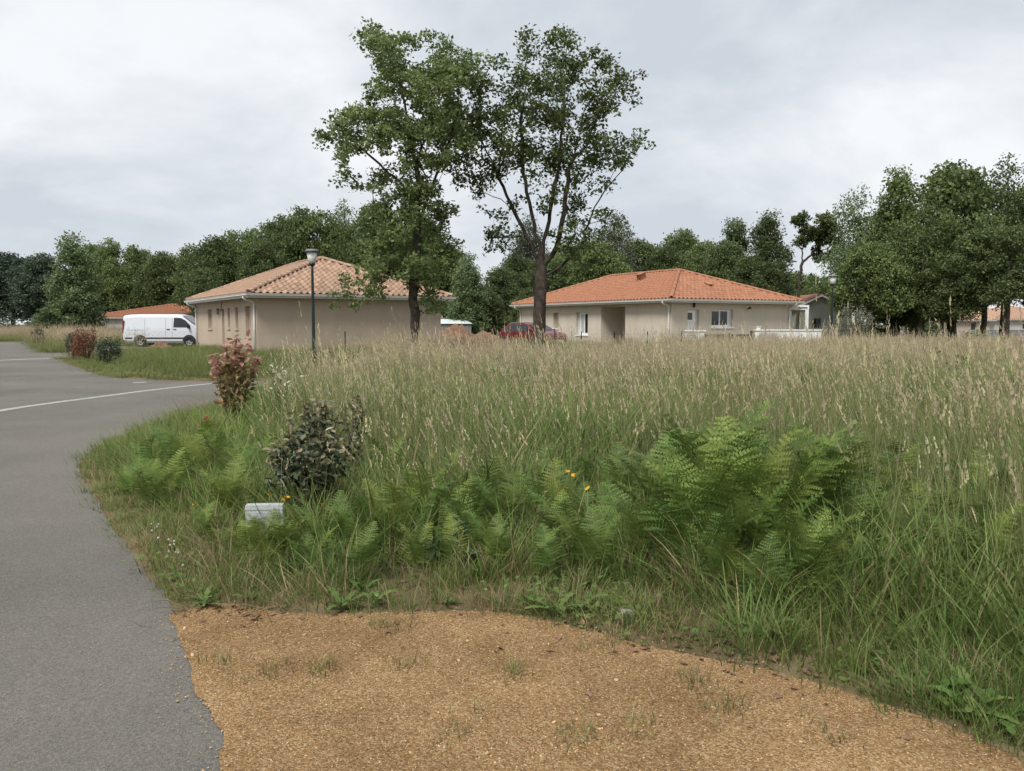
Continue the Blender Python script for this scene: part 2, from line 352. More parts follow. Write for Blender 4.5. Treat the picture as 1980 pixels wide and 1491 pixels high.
def smooth_poly(pts, n=4, jit=0.0):
    out = []
    for a, b in zip(pts[:-1], pts[1:]):
        for k in range(n):
            t = k / n; p = a.lerp(b, t)
            if jit: p = p + Vector((random.uniform(-jit, jit), random.uniform(-jit, jit), 0))
            out.append(p)
    out.append(pts[-1]); return out
def catmull(P, n=6):
    P = [P[0]] + list(P) + [P[-1]]; out = []
    for i in range(1, len(P) - 2):
        p0, p1, p2, p3 = P[i - 1:i + 3]
        for k in range(n):
            t = k / n
            out.append(0.5 * ((2 * p1) + (p2 - p0) * t + (2 * p0 - 5 * p1 + 4 * p2 - p3) * t * t + (3 * p1 - p0 - 3 * p2 + p3) * t ** 3))
    out.append(P[-2]); return out
def sheet(name, poly, z, m):
    from mathutils.geometry import delaunay_2d_cdt
    P2 = [Vector((p[0], p[1])) for p in poly]; n = len(P2)
    vs, _e, fs, _a, _b, _c = delaunay_2d_cdt(P2, [(i, (i + 1) % n) for i in range(n)], [], 1, 1e-5)
    me = bpy.data.meshes.new(name); me.from_pydata([(v.x, v.y, z) for v in vs], [], fs); me.materials.append(m)
    for p in me.polygons:
        if p.normal.z < 0: p.flip()
    me.update()
    return link(name, me)
RE_PX = [(455, 1491), (402, 1340), (345, 1190), (288, 1115), (232, 1040), (195, 980), (160, 925), (151, 902), (166, 880), (205, 857), (295, 820), (365, 797), (430, 776), (505, 752)]
road_edge = [Vector((0.2, -5, 0)), Vector((-0.35, 0.4, 0))] + [gp(*p) for p in RE_PX]
road_edge = catmull(road_edge, 5)
far_edge = [gp(*p) for p in [(505, 738), (420, 739), (270, 734), (205, 728), (160, 715), (103, 694)]]
drive = [gp(150, 690), Vector((-19.5, 40, 0)), Vector((-16, 44.5, 0)), Vector((-17.5, 49.8, 0)), Vector((-26.5, 49.5, 0)), gp(135, 683), gp(84, 682)]
far2 = [gp(66, 671), gp(50, 661), gp(0, 660.5), Vector((-70, 64, 0)), Vector((-70, 56, 0)), Vector((-44, 52, 0)), Vector((-30, 40, 0)), Vector((-17, 20, 0)), Vector((-11, 8, 0)), Vector((-6, -5, 0))]
east = [Vector((-3.2, 17.6, 0)), Vector((-2.6, 19.8, 0))]
ROAD = road_edge + east + catmull(far_edge, 3) + drive + far2
tag(sheet('road', smooth_poly(ROAD + [ROAD[0]], 2, 0.012)[:-1], 0.004, M['asphalt']), kind='structure')
def strip(name, pts, w, z, m):
    mb = MB(); n = len(pts); L_ = []
    for i, p in enumerate(pts):
        t = (pts[min(i + 1, n - 1)] - pts[max(0, i - 1)]).normalized(); s = Vector((-t.y, t.x, 0)) * w * 0.5
        L_.append((p + s, p - s))
    for (a, b), (c, d) in zip(L_[:-1], L_[1:]):
        mb.quad((b.x, b.y, z), (d.x, d.y, z), (c.x, c.y, z), (a.x, a.y, z))
    return tag(mb.build(name, m), kind='structure')
strip('road_marking', catmull([gp(*p) for p in [(-160, 826), (0, 795), (100, 780), (200, 767), (300, 754), (420, 741.5), (500, 738.5)]], 5), 0.19, 0.008, M['paint'])
strip('road_marking', [gp(257, 740.5), gp(283, 739.5)], 0.26, 0.008, M['paint'])
strip('road_marking', catmull([gp(-60, 699), gp(0, 697), (gp(50, 695)), gp(101, 693)], 3), 0.45, 0.008, M['paint'])
GE_PX = [(345, 1190), (385, 1176), (430, 1170), (520, 1184), (620, 1190), (720, 1188), (900, 1184), (1010, 1192), (1100, 1212), (1180, 1232), (1250, 1252), (1350, 1272), (1450, 1292), (1550, 1316), (1650, 1345), (1750, 1378), (1850, 1415), (1980, 1478), (2150, 1570)]
gravel_top = catmull([gp(*p) for p in GE_PX], 4)
GRAVEL = [Vector((p.x - 0.045, p.y, 0)) for p in road_edge if p.y <= gp(345, 1190).y + 0.01] + gravel_top + [Vector((4.2, 1.0, 0)), Vector((5.5, -5, 0))]
gshape = smooth_poly(GRAVEL + [GRAVEL[0]], 4, 0.012)[:-1]
tag(sheet('gravel_apron', gshape, 0.0085, M['gravel']), kind='structure')
#SECTION-SETTING-END
# ================================================================== HOUSES
def profile_tile(tw, th, lap=0.05):
    """one S-shaped clay tile: pan and barrel, lower lip, as (verts, faces) in slope axes (u, v, n)"""
    us = [0.0, 0.10, 0.30, 0.44, 0.53, 0.66, 0.80, 0.93, 1.0]
    hs = [0.012, 0.0, 0.0, 0.012, 0.045, 0.072, 0.074, 0.05, 0.012]
    vs = []; n = len(us)
    for v, lift in ((0.0, 0.028), (th + lap, 0.004)):
        for a, h in zip(us, hs): vs.append((a * tw, v, h + lift))
    for a, h in zip(us, hs): vs.append((a * tw, 0.0, h + 0.028 - 0.017))
    fs = [(i, i + 1, n + i + 1, n + i) for i in range(n - 1)] + [(2 * n + i, 2 * n + i + 1, i + 1, i) for i in range(n - 1)]
    return vs, fs
def slope_tiles(roof, Mx, poly, m, tw=0.30, th=0.36, singles=False, hold=0):
    """cover the convex polygon poly (u, v) on the slope Mx with tiles; singles: every tile an object"""
    umin = min(p[0] for p in poly); umax = max(p[0] for p in poly); vmax = max(p[1] for p in poly)
    vs, fs = profile_tile(tw, th); base = bpy.data.meshes.new('roof_tile'); base.from_pydata(vs, [], fs); base.materials.append(m)
    nP = len(poly); edges = []
    for i in range(nP):
        a, b = Vector(poly[i]), Vector(poly[(i + 1) % nP]); d = (b - a)
        if abs(d.y) < 1e-6 and abs(a.y) < 1e-6: continue
        nrm = Vector((d.y, -d.x)).normalized()              # outward for counter-clockwise polygons
        edges.append((a, nrm))
    big = MB()
    for r in range(int(vmax / th) + 1):
        for c in range(int(math.ceil((umax - umin) / tw))):
            u0, v0 = umin + c * tw, r * th
            cs = [Vector((u0 + a * tw, v0 + b * th)) for a in (0, 1) for b in (0, 1)]
            if any(all((p - a).dot(n) > -0.01 for p in cs) for a, n in edges): continue
            cut = [(a, n) for a, n in edges if any((p - a).dot(n) > 0 for p in cs)]
            if not singles:
                big.add([(x + u0, y + v0 - 0.04, z) for x, y, z in vs], fs); continue
            T = Mx @ Matrix.Translation((u0, v0 - 0.04, 0))
            if cut:
                bm = bmesh.new(); bm.from_mesh(base)
                for a, n in cut:
                    bmesh.ops.bisect_plane(bm, geom=bm.verts[:] + bm.edges[:] + bm.faces[:], plane_co=(a.x - u0, a.y - v0 + 0.04, 0), plane_no=(n.x, n.y, 0), clear_outer=True)
                if not bm.faces: bm.free(); continue
                me = bpy.data.meshes.new('roof_tile'); bm.to_mesh(me); bm.free()
                if not me.materials: me.materials.append(m)
            else: me = base
            o = link('roof_tile', me, roof); o.matrix_basis = T @ Matrix.Rotation(random.uniform(-0.006, 0.006), 4, 'Z')
    if not singles and big.v:
        me = big.mesh('roof_tiles', m); bm = bmesh.new(); bm.from_mesh(me)
        for a, n in edges:
            bmesh.ops.bisect_plane(bm, geom=bm.verts[:] + bm.edges[:] + bm.faces[:], plane_co=(a.x, a.y, 0), plane_no=(n.x, n.y, 0), clear_outer=True)
        bm.to_mesh(me); bm.free()
        o = link('tile_covering', me, roof); o.matrix_basis = Mx; tag(o, kind='stuff')
def ridge_run(roof, a, b, m, seg=0.42, r=0.115, singles=True):
    a, b = Vector(a), Vector(b); d = b - a; n = max(1, int(d.length / seg)); t = d.normalized()
    side = t.cross(Vector((0, 0, 1))).normalized(); up = side.cross(t)
    ln = d.length / n; mb = MB(); K = 7
    for e_, (yy, rr) in enumerate(((0, r * 1.12), (ln * 1.1, r * 0.94), (0, r * 0.9))):
        for k in range(K):
            w = math.pi * k / (K - 1); mb.v.append((math.cos(w) * rr, yy, math.sin(w) * rr * 0.85))
    for k in range(K - 1):
        mb.f += [(k, k + 1, K + k + 1, K + k), (2 * K + k, 2 * K + k + 1, k + 1, k)]; mb.m += [0, 0]
    me = mb.mesh('ridge_tile', m)
    for i in range(n):
        p = a + t * (i * ln)
        o = link('ridge_tile', me, roof)
        o.matrix_basis = Matrix(((side.x, t.x, up.x, p.x), (side.y, t.y, up.y, p.y), (side.z, t.z, up.z, p.z + 0.01), (0, 0, 0, 1)))
def axes_matrix(O, u, v):
    u, v = Vector(u).normalized(), Vector(v).normalized(); n = u.cross(v)
    return Matrix(((u.x, v.x, n.x, O[0]), (u.y, v.y, n.y, O[1]), (u.z, v.z, n.z, O[2]), (0, 0, 0, 1)))

def facade(mb, O, U, N, length, z0, z1, ops, depth=0.2):
    O, U, N = Vector(O), Vector(U), Vector(N)
    P = lambda u, z, d=0.0: (O.x + U.x * u - N.x * d, O.y + U.y * u - N.y * d, z)
    us = sorted(set([0, length] + [v for o in ops for v in o[:2]])); zs = sorted(set([z0, z1] + [v for o in ops for v in o[2:4]]))
    for ua, ub in zip(us[:-1], us[1:]):
        for za, zb in zip(zs[:-1], zs[1:]):
            if any(o[0] - 1e-6 <= ua and ub <= o[1] + 1e-6 and o[2] - 1e-6 <= za and zb <= o[3] + 1e-6 for o in ops): continue
            mb.quad(P(ua, za), P(ub, za), P(ub, zb), P(ua, zb))
    for o in ops:
        u0, u1, a, b = o[:4]; d = o[4] if len(o) > 4 else depth
        mb.quad(P(u0, a), P(u0, b), P(u0, b, d), P(u0, a, d)); mb.quad(P(u1, b), P(u1, a), P(u1, a, d), P(u1, b, d))
        mb.quad(P(u0, b), P(u1, b), P(u1, b, d), P(u0, b, d)); mb.quad(P(u1, a), P(u0, a), P(u0, a, d), P(u1, a, d))

class House:
    def __init__(s, name, label, X, Y, th, W, L, ze, rise, mw, mt, ov=0.45, z0=0.0):
        s.t = thing(name, label, 'house', (X, Y, z0), th)
        s.Mw = Matrix.Translation((X, Y, z0)) @ Matrix.Rotation(th, 4, 'Z'); s.Mi = s.Mw.inverted()
        s.W, s.L, s.ze, s.rise, s.ov, s.mw, s.mt = W, L, ze, rise, ov, mw, mt
        al = math.atan2(rise, W / 2); s.ca, s.sa = math.cos(al), math.sin(al); s.sl = (W / 2) / s.ca
        o = ov
        s.sides = {'front': (Vector((o, o, 0)), Vector((1, 0, 0)), Vector((0, -1, 0)), W - 2 * o),
                   'left': (Vector((o, L - o, 0)), Vector((0, -1, 0)), Vector((-1, 0, 0)), L - 2 * o),
                   'right': (Vector((W - o, o, 0)), Vector((0, 1, 0)), Vector((1, 0, 0)), L - 2 * o),
                   'back': (Vector((W - o, L - o, 0)), Vector((-1, 0, 0)), Vector((0, 1, 0)), W - 2 * o)}
    def uz(s, side, px, py):
        O, U, N, _ = s.sides[side]
        o = s.Mi @ Vector((0, 0, CAMZ)); d = s.Mi.to_3x3() @ ray(px, py)
        t = (O - o).dot(N) / d.dot(N); p = o + d * t
        return (p - O).dot(U), p.z
    def rect(s, side, x0, x1, y0, y1):
        a = s.uz(side, x0, y0); b = s.uz(side, x1, y1); c = s.uz(side, x0, y1); d = s.uz(side, x1, y0)
        return (min(a[0], b[0]), max(a[0], b[0]), max(0.0, (b[1] + c[1]) / 2), (a[1] + d[1]) / 2)
    def walls(s, ops):
        mb = MB()
        for k, (O, U, N, ln) in s.sides.items(): facade(mb, O, U, N, ln, -0.3, s.ze - 0.05, ops.get(k, []))
        mb.build('wall', s.mw, s.t)
    def roof(s, single_sides=()):
        W_, L_, z, r = s.W, s.L, s.ze + 0.06, s.rise
        p1, p2 = (W_ / 2, W_ / 2, z + r), (W_ / 2, L_ - W_ / 2, z + r)
        mb = MB(); mb.add([(0, 0, z), (W_, 0, z), (W_, L_, z), (0, L_, z), p1, p2], [(0, 1, 4), (1, 2, 5, 4), (2, 3, 5), (3, 0, 4, 5)])
        roof = mb.build('roof', s.mt, s.t); s.roofobj = roof
        c, sn, sl = s.ca, s.sa, s.sl
        slopes = {'front': (axes_matrix((0, 0, z), (1, 0, 0), (0, c, sn)), [(0, 0), (W_, 0), (W_ / 2, sl)]),
                  'right': (axes_matrix((W_, 0, z), (0, 1, 0), (-c, 0, sn)), [(0, 0), (L_, 0), (L_ - W_ / 2, sl), (W_ / 2, sl)]),
                  'back': (axes_matrix((W_, L_, z), (-1, 0, 0), (0, -c, sn)), [(0, 0), (W_, 0), (W_ / 2, sl)]),
                  'left': (axes_matrix((0, L_, z), (0, -1, 0), (c, 0, sn)), [(0, 0), (L_, 0), (L_ - W_ / 2, sl), (W_ / 2, sl)])}
        for k, (Mx, poly) in slopes.items(): slope_tiles(roof, Mx, poly, s.mt, singles=k in single_sides)
        h = 0.05
        for a, b in (((0, 0, z + h), (*p1[:2], p1[2] + h)), ((W_, 0, z + h), (*p1[:2], p1[2] + h)), ((0, L_, z + h), (*p2[:2], p2[2] + h)), ((W_, L_, z + h), (*p2[:2], p2[2] + h)), ((*p1[:2], p1[2] + h), (*p2[:2], p2[2] + h))):
            ridge_run(roof, a, b, s.mt)
        # soffit, fascia and gutter
        mb = MB(); g = 0.02
        mb.box((g, g, s.ze - 0.06), (W_ - g, L_ - g, s.ze - 0.03)); mb.build('soffit', M['pvc'], s.t)
        mb = MB(); f0, f1 = s.ze - 0.14, s.ze + 0.05
        mb.box((0.0, -0.018, f0), (W_, 0.012, f1)); mb.box((0.0, L_ - 0.012, f0), (W_, L_ + 0.018, f1))
        mb.box((-0.018, 0.0, f0), (0.012, L_, f1)); mb.box((W_ - 0.012, 0.0, f0), (W_ + 0.018, L_, f1)); mb.build('fascia', M['pvc'], s.t)
        prof = [(0.020, 0.0), (0.022, -0.085), (0.05, -0.115), (0.10, -0.115), (0.13, -0.075), (0.135, 0.0), (0.152, 0.006), (0.15, -0.012), (0.125, -0.012)]
        mb = MB(); zt = s.ze + 0.045
        cs = [(-1, -1), (1, -1), (1, 1), (-1, 1)]; ring = []
        for sx, sy in cs: ring.append([((W_ if sx > 0 else 0) + sx * a, (L_ if sy > 0 else 0) + sy * a, zt + b) for a, b in prof])
        for i in range(4):
            A, B = ring[i], ring[(i + 1) % 4]
            for k in range(len(prof) - 1): mb.quad(A[k], B[k], B[k + 1], A[k + 1])
        mb.build('gutter', M['pvc'], s.t)
    def downpipe(s, side, u, zbot=0.05):
        O, U, N, ln = s.sides[side]; r = 0.045; z = s.ze
        w = lambda out, zz, du=0.0: tuple(O + U * (u + du) + N * out + Vector((0, 0, zz)))
        path = [w(s.ov + 0.075, z - 0.07), w(s.ov + 0.075, z - 0.14), w(s.ov + 0.03, z - 0.20), w(0.12, z - 0.30), w(0.07, z - 0.38), w(0.07, z - 1.2), w(0.07, zbot)]
        mb = MB(); mb.tube(path, r, 10); dp = mb.build('downpipe', M['pvc'], s.t, True)
        for zz in (z - 0.55, z - 1.5):
            c = MB(); c.tube([w(0.07, zz), w(0.07, zz - 0.045)], 0.056, 10); c.build('pipe_bracket', M['pvc'], dp)
    def panel(s, side, rc, name, m, back=0.17, proud=0.03):
        O, U, N, ln = s.sides[side]; mb = MB(); g = 0.004
        mb.obox(O, U, (0, 0, 1), N, (rc[0] + g, rc[1] - g), (rc[2] + g, rc[3] - g), (-back, -back + proud)); return mb.build(name, m, s.t)
    def sill(s, side, rc, m=None):
        O, U, N, ln = s.sides[side]; mb = MB()
        mb.obox(O, U, (0, 0, 1), N, (rc[0] - 0.06, rc[1] + 0.06), (rc[2] - 0.07, rc[2] + 0.012), (-0.12, 0.05)); mb.build('window_sill', m or s.mw, s.t)
    def window(s, side, rc, sashes=2, back=0.15, m=None, curtain=False):
        O, U, N, ln = s.sides[side]; m = m or M['white']; u0, u1, a, b = rc; g = 0.004
        u0 += g; u1 -= g; a += g; b -= g; f = 0.055; mb = MB(); Z = (0, 0, 1)
        for uu, zz in (((u0, u0 + f), (a, b)), ((u1 - f, u1), (a, b)), ((u0 + f, u1 - f), (a, a + f + 0.02)), ((u0 + f, u1 - f), (b - f, b))):
            mb.obox(O, U, Z, N, uu, zz, (-back, -back + 0.06))
        fr = mb.build('window_frame', m, s.t); iu0, iu1, ia, ib = u0 + f, u1 - f, a + f + 0.02, b - f; w = (iu1 - iu0) / sashes
        for k in range(sashes):
            x0, x1 = iu0 + k * w + 0.002, iu0 + (k + 1) * w - 0.002; mb = MB(); q = 0.045
            for uu, zz in (((x0, x0 + q), (ia, ib)), ((x1 - q, x1), (ia, ib)), ((x0 + q, x1 - q), (ia, ia + q)), ((x0 + q, x1 - q), (ib - q, ib))):
                mb.obox(O, U, Z, N, uu, zz, (-back + 0.012, -back + 0.05 + 0.004 * k))
            mb.build('sash', m, fr)
            mb = MB(); mb.obox(O, U, Z, N, (x0 + q, x1 - q), (ia + q, ib - q), (-back + 0.018, -back + 0.026)); mb.build('pane', M['curtain'] if curtain and k == 0 else M['glass'], fr)
        return fr

z2 = lambda l, t: (340 + l / 3.536, 460 + t / 3.536)
z3 = lambda l, t: (820 + l / 4.125, 480 + t / 4.125)
z4 = lambda l, t: (1250 + l / 4.829, 480 + t / 4.829)
def zrect(h, side, zf, x0, x1, y0, y1):
    (a, b), (c, d) = zf(x0, y0), zf(x1, y1); return h.rect(side, a, c, b, d)
# ---- house with the windowless beige wall towards the meadow
h1 = House('beige_house', 'beige rendered bungalow with straw coloured tile roof and blank wall facing the meadow', -11.53, 34.92, 0.563, 10.09, 14.3, 2.70, 2.02, M['render1'], M['tile1'])
ops1 = [zrect(h1, 'left', z2, *q) for q in ((218, 250, 490, 622), (313, 338, 485, 800), (352, 372, 480, 618), (405, 428, 475, 622), (473, 515, 467, 678))]
ops1[1] = (ops1[1][0], ops1[1][1], 0.0, ops1[1][3])
h1.walls({'left': ops1}); h1.roof(('front',))
for k, q in enumerate(ops1):
    h1.panel('left', q, 'door' if k == 1 else 'shutter', M['shutter'])
    if k != 1: h1.sill('left', q)
h1.downpipe('left', 0.12); h1.downpipe('left', h1.L - 2 * h1.ov - 0.16); h1.downpipe('right', h1.L - 2 * h1.ov - 0.2)
O, U, N, ln = h1.sides['left']
mb = MB(); uc, zc = h1.uz('left', *z2(300, 505)); ut, zt = h1.uz('left', *z2(318, 442))
P = lambda u, z, n=0.04: tuple(O + U * u + N * n + Vector((0, 0, z)))
pth = [P(ut, zt, 0.02), P(ut - 0.12, zt - 0.2), P(ut - 0.1, zt - 0.42)]
pth += [P(uc + 0.19 * math.cos(a), zc + 0.15 * math.sin(a), 0.05 + 0.004 * k) for k, a in enumerate(np.linspace(1.2, 1.2 + 2 * math.pi * 2.2, 26))]
mb.tube(pth, 0.014, 6); mb.build('cable_coil', M['black'], h1.t)
mb = MB(); mb.box((h1.ov - 0.02, h1.ov - 0.02, -0.1), (h1.W - h1.ov + 0.02, h1.L - h1.ov + 0.02, 0.09)); mb.build('plinth', M['kerb'], h1.t)
# ---- house with the orange roof behind the fence
h2 = House('cream_house', 'long cream bungalow with orange tile roof, recessed porch and white side door', 8.54, 42.87, 0.524, 10.24, 17.08, 2.70, 1.93, M['render2'], M['tile2'])
wA = zrect(h2, 'left', z3, 1030, 1072, 515, 640); wB = zrect(h2, 'left', z3, 1215, 1305, 512, 692); pc = zrect(h2, 'left', z3, 1412, 1602, 465, 760); pc = (pc[0], pc[1], 0.0, pc[3], 1.7)
dr = zrect(h2, 'front', z4, 385, 487, 575, 830); dr = (dr[0], dr[1], 0.0, dr[3]); wC = zrect(h2, 'front', z4, 608, 806, 572, 738)
h2.walls({'left': [wA, wB, pc], 'front': [dr, wC]}); h2.roof(('front',))
h2.panel('left', wA, 'shutter', M['shutter']); h2.sill('left', wA, M['white'])
wBs = (wB[0], wB[0] + (wB[1] - wB[0]) * 0.22, wB[2], wB[3]); wBw = (wBs[1], wB[1], wB[2], wB[3])
h2.panel('left', wBs, 'shutter', M['shutter_pale']); h2.window('left', wBw, 2, curtain=True); h2.sill('left', wB, M['white'])
O, U, N, ln = h2.sides['left']
mb = MB(); mb.obox(O, U, (0, 0, 1), N, (pc[0] - 0.01, pc[1] + 0.01), (-0.2, pc[3] + 0.05), (-1.82, -1.705)); mb.build('porch_wall', M['render2'], h2.t)
mb = MB(); mb.obox(O, U, (0, 0, 1), N, (pc[0] + 0.55, pc[0] + 1.5), (0.05, 2.15), (-1.70, -1.66)); dd = mb.build('entrance_door', M['shutter'], h2.t)
mb = MB(); mb.obox(O, U, (0, 0, 1), N, (pc[0] + 1.36, pc[0] + 1.40), (1.0, 1.14), (-1.66, -1.60)); mb.build('door_handle', M['rim'], dd)
rv = 0.23; drw = (dr[0], dr[1] - (dr[1] - dr[0]) * rv, dr[2], dr[3]); drs = (drw[1], dr[1], dr[2], dr[3])
door = h2.panel('front', drw, 'side_door', M['white'], 0.15, 0.05); h2.panel('front', drs, 'shutter', M['shutter_pale'], 0.16, 0.04)
O, U, N, ln = h2.sides['front']
w_ = drw[1] - drw[0]
mb = MB(); mb.obox(O, U, (0, 0, 1), N, (drw[0] + w_ * 0.12, drw[0] + w_ * 0.66), (drw[3] - 0.55, drw[3] - 0.16), (-0.10, -0.094)); mb.build('pane', M['glass'], door)
mb = MB(); mb.obox(O, U, (0, 0, 1), N, (drw[1] - 0.14, drw[1] - 0.1), (1.0, 1.13), (-0.10, -0.05)); mb.build('door_handle', M['rim'], door)
wCw = (wC[0], wC[0] + (wC[1] - wC[0]) * 0.85, wC[2], wC[3]); wCs = (wCw[1], wC[1], wC[2], wC[3])
h2.window('front', wCw, 2); h2.panel('front', wCs, 'shutter', M['shutter_pale'], 0.16, 0.04); h2.sill('front', wC, M['white'])
h2.downpipe('left', 0.1); h2.downpipe('left', h2.L - 2 * h2.ov - 0.15); h2.downpipe('front', h2.W - 2 * h2.ov - 0.1)
uL, zL = h2.uz('front', *z4(440, 525)); mb = MB(); mb.obox(O, U, (0, 0, 1), N, (uL - 0.05, uL + 0.05), (zL - 0.16, zL + 0.14), (0.0, 0.1)); mb.obox(O, U, (0, 0, 1), N, (uL - 0.09, uL + 0.12), (zL + 0.08, zL + 0.13), (0.1, 0.2)); mb.build('wall_lamp', M['black'], h2.t)
uL, zL = h2.uz('front', *z4(940, 555)); mb = MB(); mb.obox(O, U, (0, 0, 1), N, (uL - 0.13, uL + 0.02), (zL - 0.02, zL + 0.09), (0.0, 0.1)); mb.build('lamp_bracket', M['white'], h2.t)
mb = MB(); mb.obox(O, U, (0, 0, 1), N, (uL - 0.04, uL + 0.13), (zL - 0.08, zL + 0.035), (0.1, 0.2)); mb.build('security_lamp', M['black'], h2.t)
# roof vents of the orange roof
def roof_vent(px, py, w, slope, h):
    O_, U_, N_ = {'left': (Vector((0, h2.L, h2.ze + 0.06)), Vector((0, -1, 0)), Vector((h2.ca, 0, h2.sa))), 'front': (Vector((0, 0, h2.ze + 0.06)), Vector((1, 0, 0)), Vector((0, h2.ca, h2.sa)))}[slope]
    nn = U_.cross(N_); o = h2.Mi @ Vector((0, 0, CAMZ)); d = h2.Mi.to_3x3() @ ray(px, py)
    t = (O_ - o).dot(nn) / d.dot(nn); p = o + d * t; mb = MB()
    mb.obox(p, U_, N_, nn, (-w / 2, w / 2), (-w / 2, w / 2), (0.02, h)); mb.obox(p, U_, N_, nn, (-w * 0.65, w * 0.65), (-w * 0.7, w * 0.6), (h, h + 0.05))
    mb.build('roof_vent', M['tile2'], h2.roofobj)
roof_vent(*z3(1742, 255), 0.42, 'left', 0.42); roof_vent(*z4(575, 352), 0.34, 'front', 0.14)
mb = MB(); mb.box((h2.ov - 0.02, h2.ov - 0.02, -0.2), (h2.W - h2.ov + 0.02, h2.L - h2.ov + 0.02, 0.06)); mb.build('plinth', M['kerb'], h2.t)
tag(MB().__class__ and (lambda m: (m.lathe([(0.02, 0), (0.10, 0), (0.13, 0.2), (0.11, 0.2), (0.10, 0.18), (0.0, 0.18)], 12), m.build('flower_pot', M['black']))[1])(MB()), 'dark pot with a white flower in the porch of the orange roofed house', 'flower pot')
pot = bpy.data.objects['flower_pot']; pp = h2.Mw @ (h2.sides['left'][0] + h2.sides['left'][1] * (pc[1] - 0.45) - h2.sides['left'][2] * 0.9); pot.location = (pp.x, pp.y, 0.95)
mb = MB()
for k in range(14):
    a = random.uniform(0, 6.3); r_ = random.uniform(0.02, 0.12); mb.lathe([(0.0, 0.03), (0.035, 0.01), (0.0, -0.02)], 5, (r_ * math.cos(a), r_ * math.sin(a), 0.24 + random.uniform(0, 0.12)))
mb.build('blossom', M['cloverwhite'], pot)
mb = MB(); mb.box((-0.17, -0.17, -0.97), (0.17, 0.17, -0.001)); tag(mb.build('pedestal', M['render2']), 'cream block under the flower pot in the recessed porch', 'pedestal').location = (pp.x, pp.y, 0.95)

# ---- plain far houses
def far_window(t, O, U, N, rc, m=None):
    mb = MB(); mb.obox(O, U, (0, 0, 1), N, (rc[0], rc[1]), (rc[2], rc[3]), (-0.02, 0.04)); f = mb.build('window_frame', m or M['white'], t)
    w = (rc[1] - rc[0]); k = 0.08
    for a, b in ((0.0, 0.5), (0.5, 1.0)):
        p = MB(); p.obox(O, U, (0, 0, 1), N, (rc[0] + a * w + k * 0.7, rc[0] + b * w - k * 0.7), (rc[2] + k, rc[3] - k), (0.04, 0.048)); p.build('pane', M['glass'], f)
def hip_house(name, label, X, Y, th, W_, L_, ze, rise, mw, mt, z0):
    h = House(name, label, X, Y, th, W_, L_, ze, rise, mw, mt, z0=z0); h.walls({}); h.roof(()); return h
# far house behind the van
a3 = at(106, 617, 92); 
h3 = House('far_tiled_house', 'far pale house with salmon tile roof behind the white van', -53.0, 98, -0.12, 15.5, 15.6, 2.45, 1.75, M['render4'], M['tile2'], z0=-0.35)
h3.walls({}); h3.roof(())
for u in (1.5, 4.6, 8.2, 11.0, 13.2):
    far_window(h3.t, h3.sides['front'][0], h3.sides['front'][1], h3.sides['front'][2], (u, u + 1.0, 0.95, 2.05))
h3.downpipe('front', 7.0)
# grey-green gable house beyond the garden wall
def gable_house(name, label, X, Y, th, W_, L_, ze, rise, mw, mt, z0):
    t = thing(name, label, 'house', (X, Y, z0), th); mb = MB()
    mb.add([(0, 0, 0), (W_, 0, 0), (W_, 0, ze), (W_ / 2, 0, ze + rise), (0, 0, ze), (0, L_, 0), (W_, L_, 0), (W_, L_, ze), (W_ / 2, L_, ze + rise), (0, L_, ze)],
           [(0, 1, 2, 3, 4), (6, 5, 9, 8, 7), (5, 0, 4, 9), (1, 6, 7, 2)]); mb.build('wall', mw, t)
    mb = MB(); o = 0.3; k = rise / (W_ / 2)
    for s in (0, 1):
        x0 = -o if s == 0 else W_ + o; z0_ = ze - o * k + 0.03
        top = [(x0, -o, z0_), (W_ / 2, -o, ze + rise + 0.03), (W_ / 2, L_ + o, ze + rise + 0.03), (x0, L_ + o, z0_)]
        mb.add(top + [(x, y, z + 0.06) for x, y, z in top], [(0, 1, 2, 3), (4, 5, 6, 7), (0, 1, 5, 4), (0, 3, 7, 4), (2, 3, 7, 6)])
    rf = mb.build('roof', mt, t)
    al = math.atan(k); sl = (W_ / 2 + o) / math.cos(al); n = math.cos(al), math.sin(al)
    slope_tiles(rf, axes_matrix((-o, L_ + o, ze - o * k + 0.09), (0, -1, 0), (n[0], 0, n[1])), [(0, 0), (L_ + 2 * o, 0), (L_ + 2 * o, sl), (0, sl)], mt)
    slope_tiles(rf, axes_matrix((W_ + o, -o, ze - o * k + 0.09), (0, 1, 0), (-n[0], 0, n[1])), [(0, 0), (L_ + 2 * o, 0), (L_ + 2 * o, sl), (0, sl)], mt)
    for s in (0, 1):
        x0 = -o if s == 0 else W_ + o; z0_ = ze - o * k
        m2 = MB(); m2.add([(x0, -o - 0.03, z0_ - 0.12), (W_ / 2, -o - 0.03, ze + rise - 0.12), (W_ / 2, -o - 0.03, ze + rise + 0.06), (x0, -o - 0.03, z0_ + 0.06),
                           (x0, -o, z0_ - 0.12), (W_ / 2, -o, ze + rise - 0.12), (W_ / 2, -o, ze + rise + 0.06), (x0, -o, z0_ + 0.06)], [(0, 1, 2, 3), (4, 5, 6, 7), (0, 1, 5, 4), (3, 2, 6, 7)])
        m2.build('barge_board', M['white'], t)
    return t
g0 = at(1524, 620, 74)
h4 = gable_house('gable_house', 'grey green gable ended house beyond the white garden wall', g0.x, 74, 0.0, 5.9, 13, 2.62, 1.42, M['render3'], M['tile3'], 0.0)
wl_ = at(1571, 615.6, 74); wr_ = at(1586.5, 633, 74)
far_window(h4, Vector((0, 0, 0)), Vector((1, 0, 0)), Vector((0, -1, 0)), (wl_.x - g0.x, wr_.x - g0.x, wr_.z, wl_.z), M['gate'])
